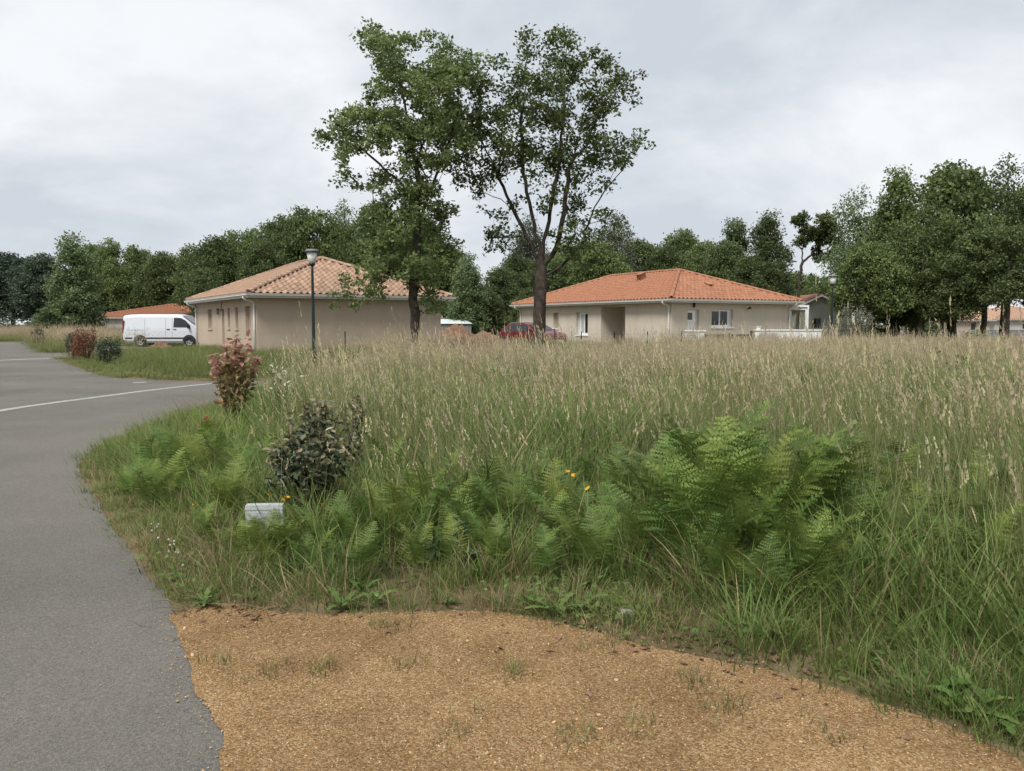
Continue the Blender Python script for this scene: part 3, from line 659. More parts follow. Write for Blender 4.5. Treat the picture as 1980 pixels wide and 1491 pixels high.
# white carport frame against the cream house
c0 = h2.Mw @ Vector((h2.W - h2.ov, h2.ov, 0))
t = thing('carport', 'white box beam carport on the gable side of the orange roofed house', 'carport', (c0.x + 0.0, c0.y + 0.4, 0), 0.0)
cr_ = at(1558, 600, c0.y + 0.4).x - c0.x; cz = at(1540, 590, c0.y + 0.4).z; cb = at(1540, 599, c0.y + 0.4).z
mb = MB(); mb.box((0.02, 0.0, cb), (cr_ + 0.2, 3.2, cz)); bm_ = mb.build('beam', M['white'], t)
for yy in (0.01, 2.95):
    mb = MB(); mb.box((cr_ - 0.02, yy, 0), (cr_ + 0.19, yy + 0.24, cb - 0.001)); mb.build('post', M['white'], t)
mb = MB(); mb.box((cr_ - 0.45, -0.012, cz - 0.20), (cr_ + 0.1, -0.002, cz - 0.13)); mb.build('sign_strip', M['black'], t)
# far houses at the right edge under the trees
h5 = House('far_white_house', 'far pale house under the trees with mixed clay tile roof', at(1921, 625, 112).x, 112, 0.03, 13.5, 15, 2.72, 1.9, M['render4'], M['tile5'], z0=-0.75)
h5.walls({}); h5.roof(())
for px0, px1 in ((1938.5, 1945), (1976, 1986), (2010, 2018)):
    a = h5.uz('front', px0, 624.5); b = h5.uz('front', px1, 637.5); far_window(h5.t, *h5.sides['front'][:3], (a[0], b[0], b[1], a[1]))
h6 = House('far_pink_house', 'far pinkish house with tile roof half hidden by tree trunks', at(1826, 625, 104).x, 104, -0.02, 6.6, 10, 2.55, 1.9, mat('render_pinkish', (0.46, 0.39, 0.34), 0.92, 0.05, 0.6), M['tile5'], z0=-0.75)
h6.walls({}); h6.roof(())
for px0, px1 in ((1878, 1886), (1895, 1903)):
    a = h6.uz('front', px0, 625); b = h6.uz('front', px1, 638); far_window(h6.t, *h6.sides['front'][:3], (a[0], b[0], b[1], a[1]), M['gate'])

# ---- white garden wall, pillar and gate before the cream house
YW = 38.0
def wx(px): return at(px, 640, YW).x
t = thing('garden_wall', 'low white garden wall with coping and a stone clad panel', 'wall', (wx(1460), YW, 0))
zt = at(1500, 637.2, YW).z; x1 = wx(1588.5) - wx(1460)
mb = MB(); mb.box((0, 0, -0.1), (x1, 0.2, zt - 0.06)); mb.build('wall_body', M['white'], t)
mb = MB(); mb.box((-0.03, -0.04, zt - 0.058), (x1 + 0.04, 0.24, zt)); mb.build('coping', M['white'], t)
s0, s1 = wx(1467) - wx(1460), wx(1502.5) - wx(1460)
for r_ in range(7):
    x = s0 + (0 if r_ % 2 else 0.03)
    while x < s1 - 0.05:
        w = random.uniform(0.18, 0.4); w = min(w, s1 - x); mb = MB(); mb.box((x + 0.006, -random.uniform(0.012, 0.03), 0.12 + r_ * 0.125), (x + w - 0.006, -0.0015, 0.12 + r_ * 0.125 + 0.117)); mb.build('stone', M['stone'], t); x += w
mb = MB(); mb.box((0.1, 0.03, zt + 0.0015), (0.27, 0.17, zt + 0.13)); mb.box((0.08, 0.01, zt + 0.13), (0.29, 0.19, zt + 0.16)); mb.build('pillar_lamp', M['pvc'], t)
t = thing('gate_pillar', 'short stone clad pillar with white cap and letter slot beside the dark gate', 'pillar', (wx(1326), YW, 0))
zt2 = at(1345, 638.5, YW).z; x1 = wx(1363) - wx(1326)
mb = MB(); mb.box((0, 0, -0.1), (x1, 0.35, zt2 - 0.06)); mb.build('pillar_body', M['white'], t)
mb = MB(); mb.box((-0.04, -0.05, zt2 - 0.058), (x1 + 0.04, 0.39, zt2)); mb.build('coping', M['white'], t)
for r_ in range(7):
    x = 0.03
    while x < x1 * 0.72:
        w = min(random.uniform(0.18, 0.4), x1 * 0.75 - x); mb = MB(); mb.box((x + 0.006, -random.uniform(0.012, 0.03), 0.1 + r_ * 0.125), (x + w - 0.006, -0.0015, 0.1 + r_ * 0.125 + 0.117)); mb.build('stone', M['stone'], t); x += w
mb = MB(); mb.box((x1 * 0.55, -0.05, 0.62), (x1 * 0.9, -0.032, 0.9)); mb.build('letter_box', M['pvc'], t)
t = thing('sliding_gate', 'low anthracite sliding gate between the stone pillar and the white wall', 'gate', (wx(1364), YW + 0.12, 0))
x1 = wx(1459) - wx(1364); zg = at(1400, 644.5, YW).z
for i in range(9):
    z0_ = 0.06 + i * (zg - 0.1) / 9; mb = MB(); mb.box((0.05, 0, z0_), (x1 - 0.12, 0.03, z0_ + (zg - 0.1) / 9 - 0.014)); mb.build('slat', M['gate'], t)
for x in (0.0, x1 * 0.5, x1 - 0.1):
    mb = MB(); mb.box((x, 0.032, 0.02), (x + 0.06, 0.08, zg)); mb.build('gate_post', M['gate'], t)
mb = MB(); mb.box((x1 - 0.14, -0.03, 0.0), (x1 - 0.02, 0.09, zg + 0.12)); mb.build('guide_post', M['gate'], t)
# far low walls at the right
for i, (p0, p1, ytop, Y, m, nm, lb) in enumerate([(1687, 1722, 636, 66, 'gate', 'board_fence', 'dark fence panel at the foot of the oak by the pale bush'), (1724, 1757, 635, 72, 'render4', 'low_wall', 'low pale wall between the dark fence panel and the round shrub'), (1905, 1990, 639, 96, 'metalgrey', 'low_wall', 'low grey wall in front of the far pale house')]):
    a, b = at(p0, ytop, Y), at(p1, ytop, Y); g = ground_z(a.x, Y); mb = MB(); mb.box((0, 0, 0), (b.x - a.x, 0.18, a.z - g)); mb.box((-0.03, -0.03, a.z - g), (b.x - a.x + 0.03, 0.21, a.z - g + 0.05))
    tag(mb.build(nm, M[m]), lb, 'wall' if 'wall' in nm else 'fence').location = (a.x, Y, g)

# ================================================================== LAMPS, POSTS, SHED, BOX
LAMP = None
def lamp(px, ytop, Y, label):
    global LAMP
    p = at(px, ytop, Y); g = ground_z(p.x, Y); h = p.z - g
    t = thing('street_lamp', label, 'street lamp', (p.x, Y, g), 0, 'street lamps of the estate')
    t.scale = (h / 3.9,) * 3
    if LAMP is None:
        mb = MB(); mb.lathe([(0.0, 0), (0.085, 0), (0.085, 0.5), (0.06, 0.62), (0.055, 1.4), (0.042, 3.2), (0.042, 3.36), (0.0, 3.36)], 14); pole = mb.mesh('pole', M['lampgreen'], True)
        mb = MB(); mb.box((-0.03, -0.092, 0.2), (0.03, -0.078, 0.42)); hatch = mb.mesh('hatch', M['lampgreen'])
        mb = MB(); mb.lathe([(0.0, 3.34), (0.07, 3.34), (0.10, 3.38), (0.10, 3.43), (0.0, 3.43)], 16); cup = mb.mesh('lamp_base', M['lampgreen'], True)
        mb = MB(); mb.lathe([(0.09, 3.431), (0.118, 3.45), (0.182, 3.80), (0.0, 3.80)], 20); dif = mb.mesh('diffuser', M['lampglass'], True)
        mb = MB(); mb.lathe([(0.19, 3.795), (0.225, 3.80), (0.23, 3.835), (0.17, 3.88), (0.0, 3.90)], 20); cap = mb.mesh('lamp_cap', M['lampcap'], True)
        mb = MB(); mb.lathe([(0.192, 3.775), (0.233, 3.78), (0.234, 3.80), (0.192, 3.802)], 20); rimm = mb.mesh('lamp_rim', M['lampgreen'], True)
        LAMP = [('pole', pole), ('hatch', hatch), ('lamp_base', cup), ('diffuser', dif), ('lamp_cap', cap), ('lamp_rim', rimm)]
    for n, me in LAMP: link(n, me, t)
lamp(603, 481, 26.2, 'green street lamp standing before the blank wall of the beige house')
lamp(1611, 531, 41.5, 'green street lamp beside the grey green gable house')
lamp(1826, 558, 60, 'green street lamp among the dark tree trunks')
lamp(1906, 581, 84, 'small far street lamp in front of the far pale house')
# wire fence in front of the cream house: posts and strands
def fence_post(x, y, h, g=None):
    mb = MB(); mb.box((-0.022, -0.004, 0), (0.022, 0.004, h)); mb.box((-0.004, -0.022, 0), (0.004, -0.0045, h))
    return mb
t = thing('wire_fence', 'thin wire fence with slim dark steel posts before the cream house', 'fence', (at(1000, 650, 34).x, 34, 0))
px_ = [(1025.5, 640), (1073, 641), (1124, 642.5), (1188, 643), (1252, 643.5), (1318, 644)]
fx = [at(a, b, 34).x - t.location.x for a, b in px_]; fh = at(1073, 641, 34).z
me = fence_post(0, 0, fh).mesh('post', M['post'])
for x in fx: link('post', me, t).location = (x, 0, 0)
for k in range(6):
    mb = MB(); mb.tube([(fx[0], -0.03, 0.12 + k * 0.17), (fx[-1], -0.03, 0.12 + k * 0.17)], 0.0022, 5); mb.build('wire', M['post'], t)
p = at(667, 641, 31); tag(fence_post(0, 0, p.z).build('fence_post', M['post']), 'single thin steel post before the blank beige wall', 'post').location = (p.x, 31, 0)
p = at(403, 672, 44); tag(fence_post(0, 0, 0.35).build('boundary_stake', M['stem']), 'short brown stake at the foot of the beige house', 'stake').location = (h1.Mw @ Vector((0.2, 12.2, 0)))
# shed
p0, p1 = at(848, 617, 62), at(911, 626, 62)
t = thing('garden_shed', 'small grey sheet metal shed with pale roof behind the earth heap', 'shed', (p0.x - 0.1, 62, 0))
w, hh = p1.x - p0.x + 0.1, p1.z
mb = MB()
nr = 22
for i in range(nr):
    x0 = i * w / nr; x1 = (i + 1) * w / nr; d = 0.0 if i % 2 else 0.03
    mb.quad((x0, d, 0), (x1, d, 0), (x1, d, hh), (x0, d, hh)); mb.quad((x1, 0, 0), (x1, 0.03, 0), (x1, 0.03, hh), (x1, 0, hh))
mb.quad((0, 0.03, 0), (0, 2, 0), (0, 2, hh), (0, 0.03, hh)); mb.quad((w, 0.03, 0), (w, 2, 0), (w, 2, hh), (w, 0.03, hh)); mb.quad((0, 2, 0), (w, 2, 0), (w, 2, hh), (0, 2, hh))
mb.build('wall', M['metalgrey'], t)
zr = p0.z
mb = MB(); A = [(-0.1, -0.12, hh), (w + 0.1, -0.12, hh), (w - 0.55, 1.0, zr), (0.1, 1.0, zr)]; B = [(-0.1, 2.1, hh), (w + 0.1, 2.1, hh)]
mb.add(A + B, [(0, 1, 2, 3), (3, 2, 5, 4), (1, 5, 2), (0, 3, 4)]); mb.build('roof', M['metalroof'], t)
# utility box in the verge
ub = gp(512, 1062)
t = thing('utility_box', 'small pale grey plastic utility box half hidden by ferns', 'utility box', (ub.x, ub.y, 0), 0.08)
wb = 0.114; zb = at(512, 977, ub.y).z
mb = MB()
mb.add([(-wb, 0, -0.05), (wb + 0.01, 0, -0.05), (wb, 0.0, zb - 0.03), (-wb, 0, zb - 0.03), (-wb, 0.06, -0.05), (wb + 0.01, 0.06, -0.05), (wb, 0.06, zb - 0.03), (-wb, 0.06, zb - 0.03)],
       [(0, 1, 2, 3), (5, 4, 7, 6), (1, 5, 6, 2), (4, 0, 3, 7), (3, 2, 6, 7)]); mb.build('box_body', M['box'], t)
mb = MB(); mb.add([(-wb - 0.002, -0.003, zb - 0.0295), (wb + 0.002, -0.003, zb - 0.0295), (wb + 0.002, 0.063, zb - 0.0295), (-wb - 0.002, 0.063, zb - 0.0295), (-wb, 0.0, zb), (wb, 0.0, zb), (wb, 0.06, zb), (-wb, 0.06, zb)],
                  [(0, 1, 5, 4), (1, 2, 6, 5), (2, 3, 7, 6), (3, 0, 4, 7), (4, 5, 6, 7), (0, 3, 2, 1)]); mb.build('box_lid', M['box'], t)
mb = MB(); mb.box((-wb + 0.015, -0.006, 0.02), (wb - 0.015, -0.0015, zb - 0.045)); dd = mb.build('box_door', M['box'], t)
mb = MB(); mb.add([(-0.035, -0.0085, zb - 0.13), (0.005, -0.0085, zb - 0.13), (-0.015, -0.0085, zb - 0.095)], [(0, 1, 2)]); mb.build('warning_triangle', M['black'], dd)

# ================================================================== EARTH HEAPS
def heap(name, label, cx, cy, rx, ry, h, seed, m):
    mb = MB(); n = 46; k = 15; vs = [(0, 0, h)]
    for i in range(1, k + 1):
        r = i / k
        for j in range(n):
            a = 2 * math.pi * j / n
            q = Vector((math.cos(a) * r, math.sin(a) * r, seed)); b = mnoise.fractal(q * 2.2, 1.0, 2.0, 5); c = mnoise.fractal(q * 7 + Vector((3, 1, 2)), 0.8, 2.1, 5)
            z = h * max(0, (1 - r ** 1.5)) * (1 + 0.45 * b) + 0.12 * c * (1 - r * 0.6) - (0.06 if i == k else 0)
            vs.append((math.cos(a) * r * rx * (1 + 0.1 * b), math.sin(a) * r * ry * (1 + 0.1 * b), z))
    fs = [(0, 1 + j, 1 + (j + 1) % n) for j in range(n)]
    for i in range(k - 1):
        for j in range(n): fs.append((1 + i * n + j, 1 + (i + 1) * n + j, 1 + (i + 1) * n + (j + 1) % n, 1 + i * n + (j + 1) % n))
    mb.add(vs, fs); o = mb.build(name, m); o.location = (cx, cy, 0)
    return tag(o, label, 'earth heap')
p = at(880, 640, 46); heap('earth_heap', 'tall heap of brown dug earth beside the beige house', p.x, 46, 1.9, 1.7, at(880, 632, 46).z, 1.3, M['soil'])
p = at(935, 650, 44); heap('earth_heap', 'lower heap of brown earth trailing towards the red car', p.x, 44, 2.0, 1.6, at(930, 643, 44).z, 6.1, M['soil'])
p = at(311, 672, 41); heap('earth_heap', 'low weedy mound of earth in the grass before the white van', p.x, 41, 1.0, 0.8, at(311, 664, 41).z, 9.1, M['soil'])
#SECTION-HOUSES-END
# ================================================================== VEHICLES
def loft(secs, ring, m, name, parent):
    """body from stations: ring(x) gives half cross-section points (y>=0) from sill to roof centre"""
    mb = MB(); rows = []
    for x in secs:
        h = ring(x); full = [(x, y, z) for y, z in h] + [(x, -y, z) for y, z in reversed(h)]
        rows.append(full)
    n = len(rows[0])
    for r in rows: mb.v += r
    for i in range(len(rows) - 1):
        for j in range(n - 1): mb.f.append((i * n + j, (i + 1) * n + j, (i + 1) * n + j + 1, i * n + j + 1)); mb.m.append(0)
    mb.f.append(tuple(range(n))); mb.m.append(0); mb.f.append(tuple((len(rows) - 1) * n + j for j in reversed(range(n)))); mb.m.append(0)
    o = mb.build(name, m, parent, False)
    return o
def interp(x, tab):
    for (a, b), (c, d) in zip(tab[:-1], tab[1:]):
        if x <= c: return b + (d - b) * max(0, min(1, (x - a) / (c - a)))
    return tab[-1][1]
def side_panel(mb, pts, yf, off=0.006, th=0.0):
    for s in (1, -1):
        k = len(mb.v); q = [(x, s * (yf(x, z) + off), z) for x, z in pts]
        mb.v += q; mb.f.append(tuple(range(k, k + len(q))) if s < 0 else tuple(reversed(range(k, k + len(q))))); mb.m.append(0)
def wheel(parent, x, y, r, s):
    t = bpy.data.objects.new('wheel', None); COL.objects.link(t); t.parent = parent; t.location = (x, y, r); t.rotation_euler = (0, 0, 0 if s > 0 else math.pi)
    mb = MB(); mb.lathe([(r * 0.62, -0.09), (r * 0.95, -0.1), (r, -0.07), (r, 0.07), (r * 0.95, 0.1), (r * 0.62, 0.09), (r * 0.60, 0.06)], 24, axis='y'); mb.build('tyre', M['tyre'], t, True)
    mb = MB(); mb.lathe([(r * 0.62, 0.085), (r * 0.58, 0.06), (r * 0.5, 0.05)], 20, axis='y')
    for k in range(5):
        a = 2 * math.pi * k / 5; c, s_ = math.cos(a), math.sin(a); w = r * 0.11
        mb.add([(-s_ * w, 0.075, c * w), (s_ * w, 0.075, -c * w), (c * r * .58 + s_ * w, 0.07, s_ * r * .58 - c * w), (c * r * .58 - s_ * w, 0.07, s_ * r * .58 + c * w)], [(0, 1, 2, 3)])
    mb.lathe([(0.0, 0.085), (r * 0.16, 0.08), (r * 0.17, 0.05)], 12, axis='y'); mb.build('rim', M['rim'], t)
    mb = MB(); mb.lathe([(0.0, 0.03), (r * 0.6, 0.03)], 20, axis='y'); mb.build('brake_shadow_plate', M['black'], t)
# ---- white panel van, nose towards +x
def van(X, Y, rz):
    t = thing('panel_van', 'white panel van with black side trim parked behind the beige house', 'van', (X, Y, 0), rz)
    L_, Wd = 4.97, 0.99
    roof = [(0, 1.86), (0.08, 1.92), (0.5, 1.965), (3.2, 1.965), (3.45, 1.93), (4.2, 1.36), (4.32, 1.24), (4.8, 1.08), (4.93, 0.88), (4.97, 0.62)]
    def ring(x):
        zr = interp(x, roof); w = Wd * interp(x, [(0, 0.97), (0.1, 1.0), (4.2, 1.0), (4.75, 0.93), (4.97, 0.72)])
        zb = interp(x, [(0, 0.34), (0.2, 0.27), (4.7, 0.25), (4.97, 0.3)])
        belt = min(1.14, zb + (zr - zb) * 0.72); sh = w * (1 - 0.12 * max(0, min(1, (zr - belt) / 0.8)))
        return [(w * 0.92, zb), (w, zb + 0.12), (w * 1.0, belt - 0.2 * (belt - zb)), (w * 0.985, belt), (sh, belt + (zr - belt) * 0.82), (sh * 0.93, belt + (zr - belt) * 0.97), (sh * 0.5, zr + 0.015 * (x < 3.3)), (0.0, zr + 0.02)]
    xs_ = [0, 0.04, 0.1, 0.3, 0.8, 1.5, 2.2, 2.8, 3.2, 3.3, 3.45, 3.7, 3.95, 4.2, 4.32, 4.5, 4.65, 4.8, 4.88, 4.94, 4.97]
    loft(xs_, ring, M['carwhite'], 'body', t)
    def yf(x, z):
        r = ring(x)
        for (a, b), (c, d) in zip(r[:-1], r[1:]):
            if b <= z <= d: return a + (c - a) * (z - b) / max(1e-6, d - b)
        return r[3][0]
    g = [(3.02, 1.18), (3.98, 1.18), (4.05, 1.28), (3.72, 1.62), (3.42, 1.76), (3.05, 1.76)]
    for s in (1, -1):
        mb = MB(); q = [(x, s * (yf(x, z) + 0.008), z) for x, z in g]; mb.add(q, [tuple(range(6)) if s < 0 else tuple(reversed(range(6)))]); mb.build('side_window', M['glass'], t)
        for x0, x1 in ((2.62, 2.82), (3.02, 3.2)):
            mb = MB(); y = s * (yf(x0, 1.07) + 0.004); mb.box((x0, min(y, y + s * 0.035), 1.055), (x1, max(y, y + s * 0.035), 1.09)); mb.build('door_handle', M['black'], t)
        mb = MB()
        for x0, x1 in ((0.12, 0.55), (1.35, 3.95)):
            y = s * (Wd + 0.003); mb.box((x0, min(y, y + s * 0.02), 0.50), (x1, max(y, y + s * 0.02), 0.58))
        mb.build('side_moulding', M['black'], t)
        mb = MB(); y = s * (Wd * 0.985 + 0.003); mb.box((0.2, min(y, y + s * 0.008), 1.0), (1.25, max(y, y + s * 0.008), 1.03)); mb.build('door_rail', M['black'], t)
        for xj in (1.30, 2.55, 2.95):
            mb = MB(); mb.tube([(xj, s * (yf(xj, z) + 0.001), z) for z in (0.6, 0.9, 1.14, 1.4, 1.7)], 0.006, 5); mb.build('door_seam', M['black'], t)
        mb = MB(); mb.add([(3.9, s * 0.98, 1.14), (4.05, s * 0.98, 1.14), (4.0, s * 1.2, 1.12), (3.92, s * 1.2, 1.12), (3.9, s * 0.98, 1.3), (4.0, s * 0.98, 1.28), (3.98, s * 1.2, 1.36), (3.92, s * 1.2, 1.36)],
                          [(0, 1, 2, 3), (4, 5, 6, 7), (0, 1, 5, 4), (1, 2, 6, 5), (2, 3, 7, 6), (3, 0, 4, 7)]); mb.build('mirror', M['black'], t)
        mb = MB(); y = s * 0.955; mb.box((-0.015, min(y - s * 0.1, y + s * 0.02), 0.85), (0.09, max(y - s * 0.1, y + s * 0.02), 1.6)); mb.build('tail_light', M['redlamp'], t)
        mb = MB(); mb.add([(4.55, s * 0.94, 0.86), (4.92, s * 0.6, 0.82), (4.86, s * 0.62, 0.97), (4.5, s * 0.93, 1.05)], [(0, 1, 2, 3)]); mb.build('headlight', M['clearlamp'], t)
        for x in (1.02, 3.95):
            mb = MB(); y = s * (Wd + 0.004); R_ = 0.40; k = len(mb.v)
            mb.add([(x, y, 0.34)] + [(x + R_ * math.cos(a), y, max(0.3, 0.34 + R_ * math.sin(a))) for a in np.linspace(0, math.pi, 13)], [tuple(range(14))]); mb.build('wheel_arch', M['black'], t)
            wheel(t, x, s * (Wd - 0.07), 0.335, s)
    mb = MB(); mb.add([(3.5, -0.72, 1.9), (3.5, 0.72, 1.9), (4.17, 0.86, 1.41), (4.17, -0.86, 1.41)], [(0, 1, 2, 3)]); o = mb.build('windscreen', M['glass'], t); o.location = (0.02, 0, 0.012)
    mb = MB(); mb.box((4.85, -0.7, 0.32), (5.01, 0.7, 0.62)); mb.build('front_bumper', M['black'], t)
    mb = MB(); mb.box((-0.05, -0.93, 0.34), (0.1, 0.93, 0.56)); mb.build('rear_bumper', M['black'], t)
    return t
vp = at(236, 640, 48.0); van(vp.x, 49.0, 0.03)
# ---- dark red hatchback
def hatch(X, Y, rz):
    t = thing('hatchback_car', 'dark red hatchback car parked behind the thick oak trunk', 'car', (X, Y, 0), rz)
    L_, Wd = 4.25, 0.90
    roof = [(0, 0.72), (0.03, 0.92), (0.30, 1.18), (0.72, 1.42), (1.3, 1.49), (2.1, 1.46), (2.35, 1.40), (3.05, 1.02), (3.3, 0.97), (3.95, 0.86), (4.18, 0.70), (4.25, 0.5)]
    def ring(x):
        zr = interp(x, roof); w = Wd * interp(x, [(0, 0.84), (0.3, 0.97), (1, 1.0), (3.4, 1.0), (3.95, 0.92), (4.25, 0.66)])
        zb = interp(x, [(0, 0.36), (0.4, 0.24), (3.8, 0.22), (4.25, 0.28)]); belt = min(0.95, zb + (zr - zb) * 0.78)
        sh = w * (1 - 0.24 * max(0, min(1, (zr - belt) / 0.54)))
        return [(w * 0.9, zb), (w * 0.98, zb + 0.14), (w, zb + (belt - zb) * 0.62), (w * 0.965, belt), (sh, belt + (zr - belt) * 0.85), (sh * 0.9, belt + (zr - belt) * 0.97), (sh * 0.5, zr + 0.01), (0, zr + 0.02)]
    xs_ = [0, 0.03, 0.12, 0.3, 0.5, 0.72, 1.0, 1.3, 1.7, 2.1, 2.35, 2.6, 2.85, 3.05, 3.3, 3.6, 3.95, 4.08, 4.18, 4.25]
    loft(xs_, ring, M['carred'], 'body', t)
    def yf(x, z):
        r = ring(x)
        for (a, b), (c, d) in zip(r[:-1], r[1:]):
            if b <= z <= d: return a + (c - a) * (z - b) / max(1e-6, d - b)
        return r[4][0]
    wins = [[(0.5, 0.98), (0.82, 0.98), (0.86, 1.32), (0.72, 1.30)], [(0.9, 0.97), (1.72, 0.97), (1.72, 1.38), (0.95, 1.36)], [(1.78, 0.97), (2.86, 0.97), (2.78, 1.06), (2.3, 1.34), (1.78, 1.38)]]
    for s in (1, -1):
        for g in wins:
            mb = MB(); q = [(x, s * (yf(x, z) + 0.008), z) for x, z in g]; mb.add(q, [tuple(range(len(q)))]); mb.build('side_window', M['glass'], t)
        mb = MB(); mb.tube([(x, s * (ring(x)[4][0] * 0.93), interp(x, roof) + 0.0) for x in (0.75, 1.1, 1.6, 2.0, 2.3)], 0.018, 6); mb.build('roof_rail', M['rim'], t)
        mb = MB(); mb.add([(2.72, s * 0.86, 0.96), (2.86, s * 0.86, 0.96), (2.84, s * 1.06, 0.97), (2.74, s * 1.06, 0.97), (2.72, s * 0.86, 1.08), (2.84, s * 0.86, 1.06), (2.83, s * 1.06, 1.12), (2.75, s * 1.06, 1.12)],
                          [(0, 1, 2, 3), (4, 5, 6, 7), (0, 1, 5, 4), (1, 2, 6, 5), (2, 3, 7, 6), (3, 0, 4, 7)]); mb.build('mirror', M['black'], t)
        mb = MB(); mb.add([(3.72, s * 0.87, 0.68), (4.14, s * 0.60, 0.64), (4.08, s * 0.62, 0.78), (3.68, s * 0.86, 0.83)], [(0, 1, 2, 3)]); o = mb.build('headlight', M['clearlamp'], t); o.location = (0.02, s * 0.012, 0.01)
        mb = MB(); mb.add([(0.06, s * 0.86, 0.74), (0.3, s * 0.89, 0.76), (0.32, s * 0.86, 0.95), (0.12, s * 0.8, 0.98)], [(0, 1, 2, 3)]); o = mb.build('tail_light', M['redlamp'], t); o.location = (-0.01, s * 0.012, 0)
        for x in (0.78, 3.35):
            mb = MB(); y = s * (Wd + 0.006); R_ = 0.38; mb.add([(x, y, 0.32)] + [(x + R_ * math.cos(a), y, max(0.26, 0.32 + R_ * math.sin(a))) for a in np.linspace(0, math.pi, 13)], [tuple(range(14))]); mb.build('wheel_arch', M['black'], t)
            wheel(t, x, s * (Wd - 0.05), 0.32, s)
        mb = MB(); y = s * (Wd + 0.004); mb.box((1.95, min(y, y + s * .02), 0.84), (2.12, max(y, y + s * .02), 0.87)); mb.build('door_handle', M['carred'], t)
    mb = MB(); mb.add([(2.38, -0.58, 1.395), (2.38, 0.58, 1.395), (3.03, 0.74, 1.04), (3.03, -0.74, 1.04)], [(0, 1, 2, 3)]); o = mb.build('windscreen', M['glass'], t); o.location = (0.025, 0, 0.02)
    mb = MB(); mb.add([(0.30, -0.66, 1.17), (0.30, 0.66, 1.17), (0.70, 0.58, 1.40), (0.70, -0.58, 1.40)], [(0, 1, 2, 3)]); o = mb.build('rear_window', M['glass'], t); o.location = (-0.02, 0, 0.015)
    mb = MB(); mb.box((0.74, -0.56, 1.0), (0.741, 0.56, 1.001)); 
    mb = MB(); mb.box((4.14, -0.5, 0.36), (4.27, 0.5, 0.56)); mb.build('grille', M['black'], t)
    mb = MB(); mb.box((4.12, -0.58, 0.60), (4.262, 0.58, 0.63)); mb.build('chrome_strip', M['rim'], t)
    mb = MB(); mb.box((4.255, -0.26, 0.42), (4.285, 0.26, 0.52)); mb.build('number_plate', M['white'], t)
    return t
hp = at(982, 640, 47.5); hatch(hp.x + 0.1, 47.5, -0.86)
#SECTION-VEHICLES-END

# ================================================================== TREES
def np_mesh(name, V, F, m, tint=None, col=None, smooth=False):
    """V (n,3), F (k,3 or 4) int"""
    me = bpy.data.meshes.new(name); n, k, w = len(V), len(F), F.shape[1]
    me.vertices.add(n); me.vertices.foreach_set('co', np.ascontiguousarray(V, np.float32).ravel())
    me.loops.add(k * w); me.loops.foreach_set('vertex_index', np.ascontiguousarray(F, np.int32).ravel())
    me.polygons.add(k); me.polygons.foreach_set('loop_start', np.arange(0, k * w, w, dtype=np.int32))
    try: me.polygons.foreach_set('loop_total', np.full(k, w, np.int32))
    except Exception: pass
    if smooth: me.polygons.foreach_set('use_smooth', np.ones(k, bool))
    if tint is not None:
        a = me.attributes.new('tint', 'FLOAT', 'POINT'); a.data.foreach_set('value', np.ascontiguousarray(tint, np.float32))
    if col is not None:
        a = me.attributes.new('Col', 'FLOAT_COLOR', 'POINT'); a.data.foreach_set('color', np.ascontiguousarray(np.hstack([col, np.ones((n, 1))]), np.float32).ravel())
    me.materials.append(m); me.update(calc_edges=True); me.validate(); return me
def unit(v): return v / (np.linalg.norm(v, axis=-1, keepdims=True) + 1e-9)
def leaf_cloud(name, C, size, m, rg, tint, flat=0.35, aspect=0.62, six=False):
    """one folded leaf at each centre; tint 0..1 per leaf"""
    n = len(C); d = unit(rg.normal(size=(n, 3)) * np.array([1, 1, 0.7])); up = unit(rg.normal(size=(n, 3)) + np.array([0, 0, flat * 4]))
    s = unit(np.cross(d, up)); nn = np.cross(s, d); L = np.asarray(size).reshape(-1, 1) * np.ones((n, 1)); w = L * aspect * 0.5
    if not six:
        V = np.stack([C - d * L * 0.5, C + s * w + nn * w * 0.35 - d * L * 0.05, C + d * L * 0.5 - nn * L * 0.08, C - s * w + nn * w * 0.35 - d * L * 0.05], 1).reshape(-1, 3)
        b = np.arange(n)[:, None] * 4; F = np.concatenate([b + np.array([0, 1, 2]), b + np.array([0, 2, 3])], 0); k = 4
    else:
        V = np.stack([C - d * L * 0.5, C + s * w - d * L * 0.2 + nn * w * 0.3, C + s * w * 0.9 + d * L * 0.18 + nn * w * 0.25, C + d * L * 0.5 - nn * L * 0.12, C - s * w * 0.9 + d * L * 0.18 + nn * w * 0.25, C - s * w - d * L * 0.2 + nn * w * 0.3], 1).reshape(-1, 3)
        b = np.arange(n)[:, None] * 6; F = np.concatenate([b + np.array([0, 1, 2, 3]), b + np.array([0, 3, 4, 5])], 0); k = 6
    return np_mesh(name, V, F, m, tint=np.repeat(tint, k))
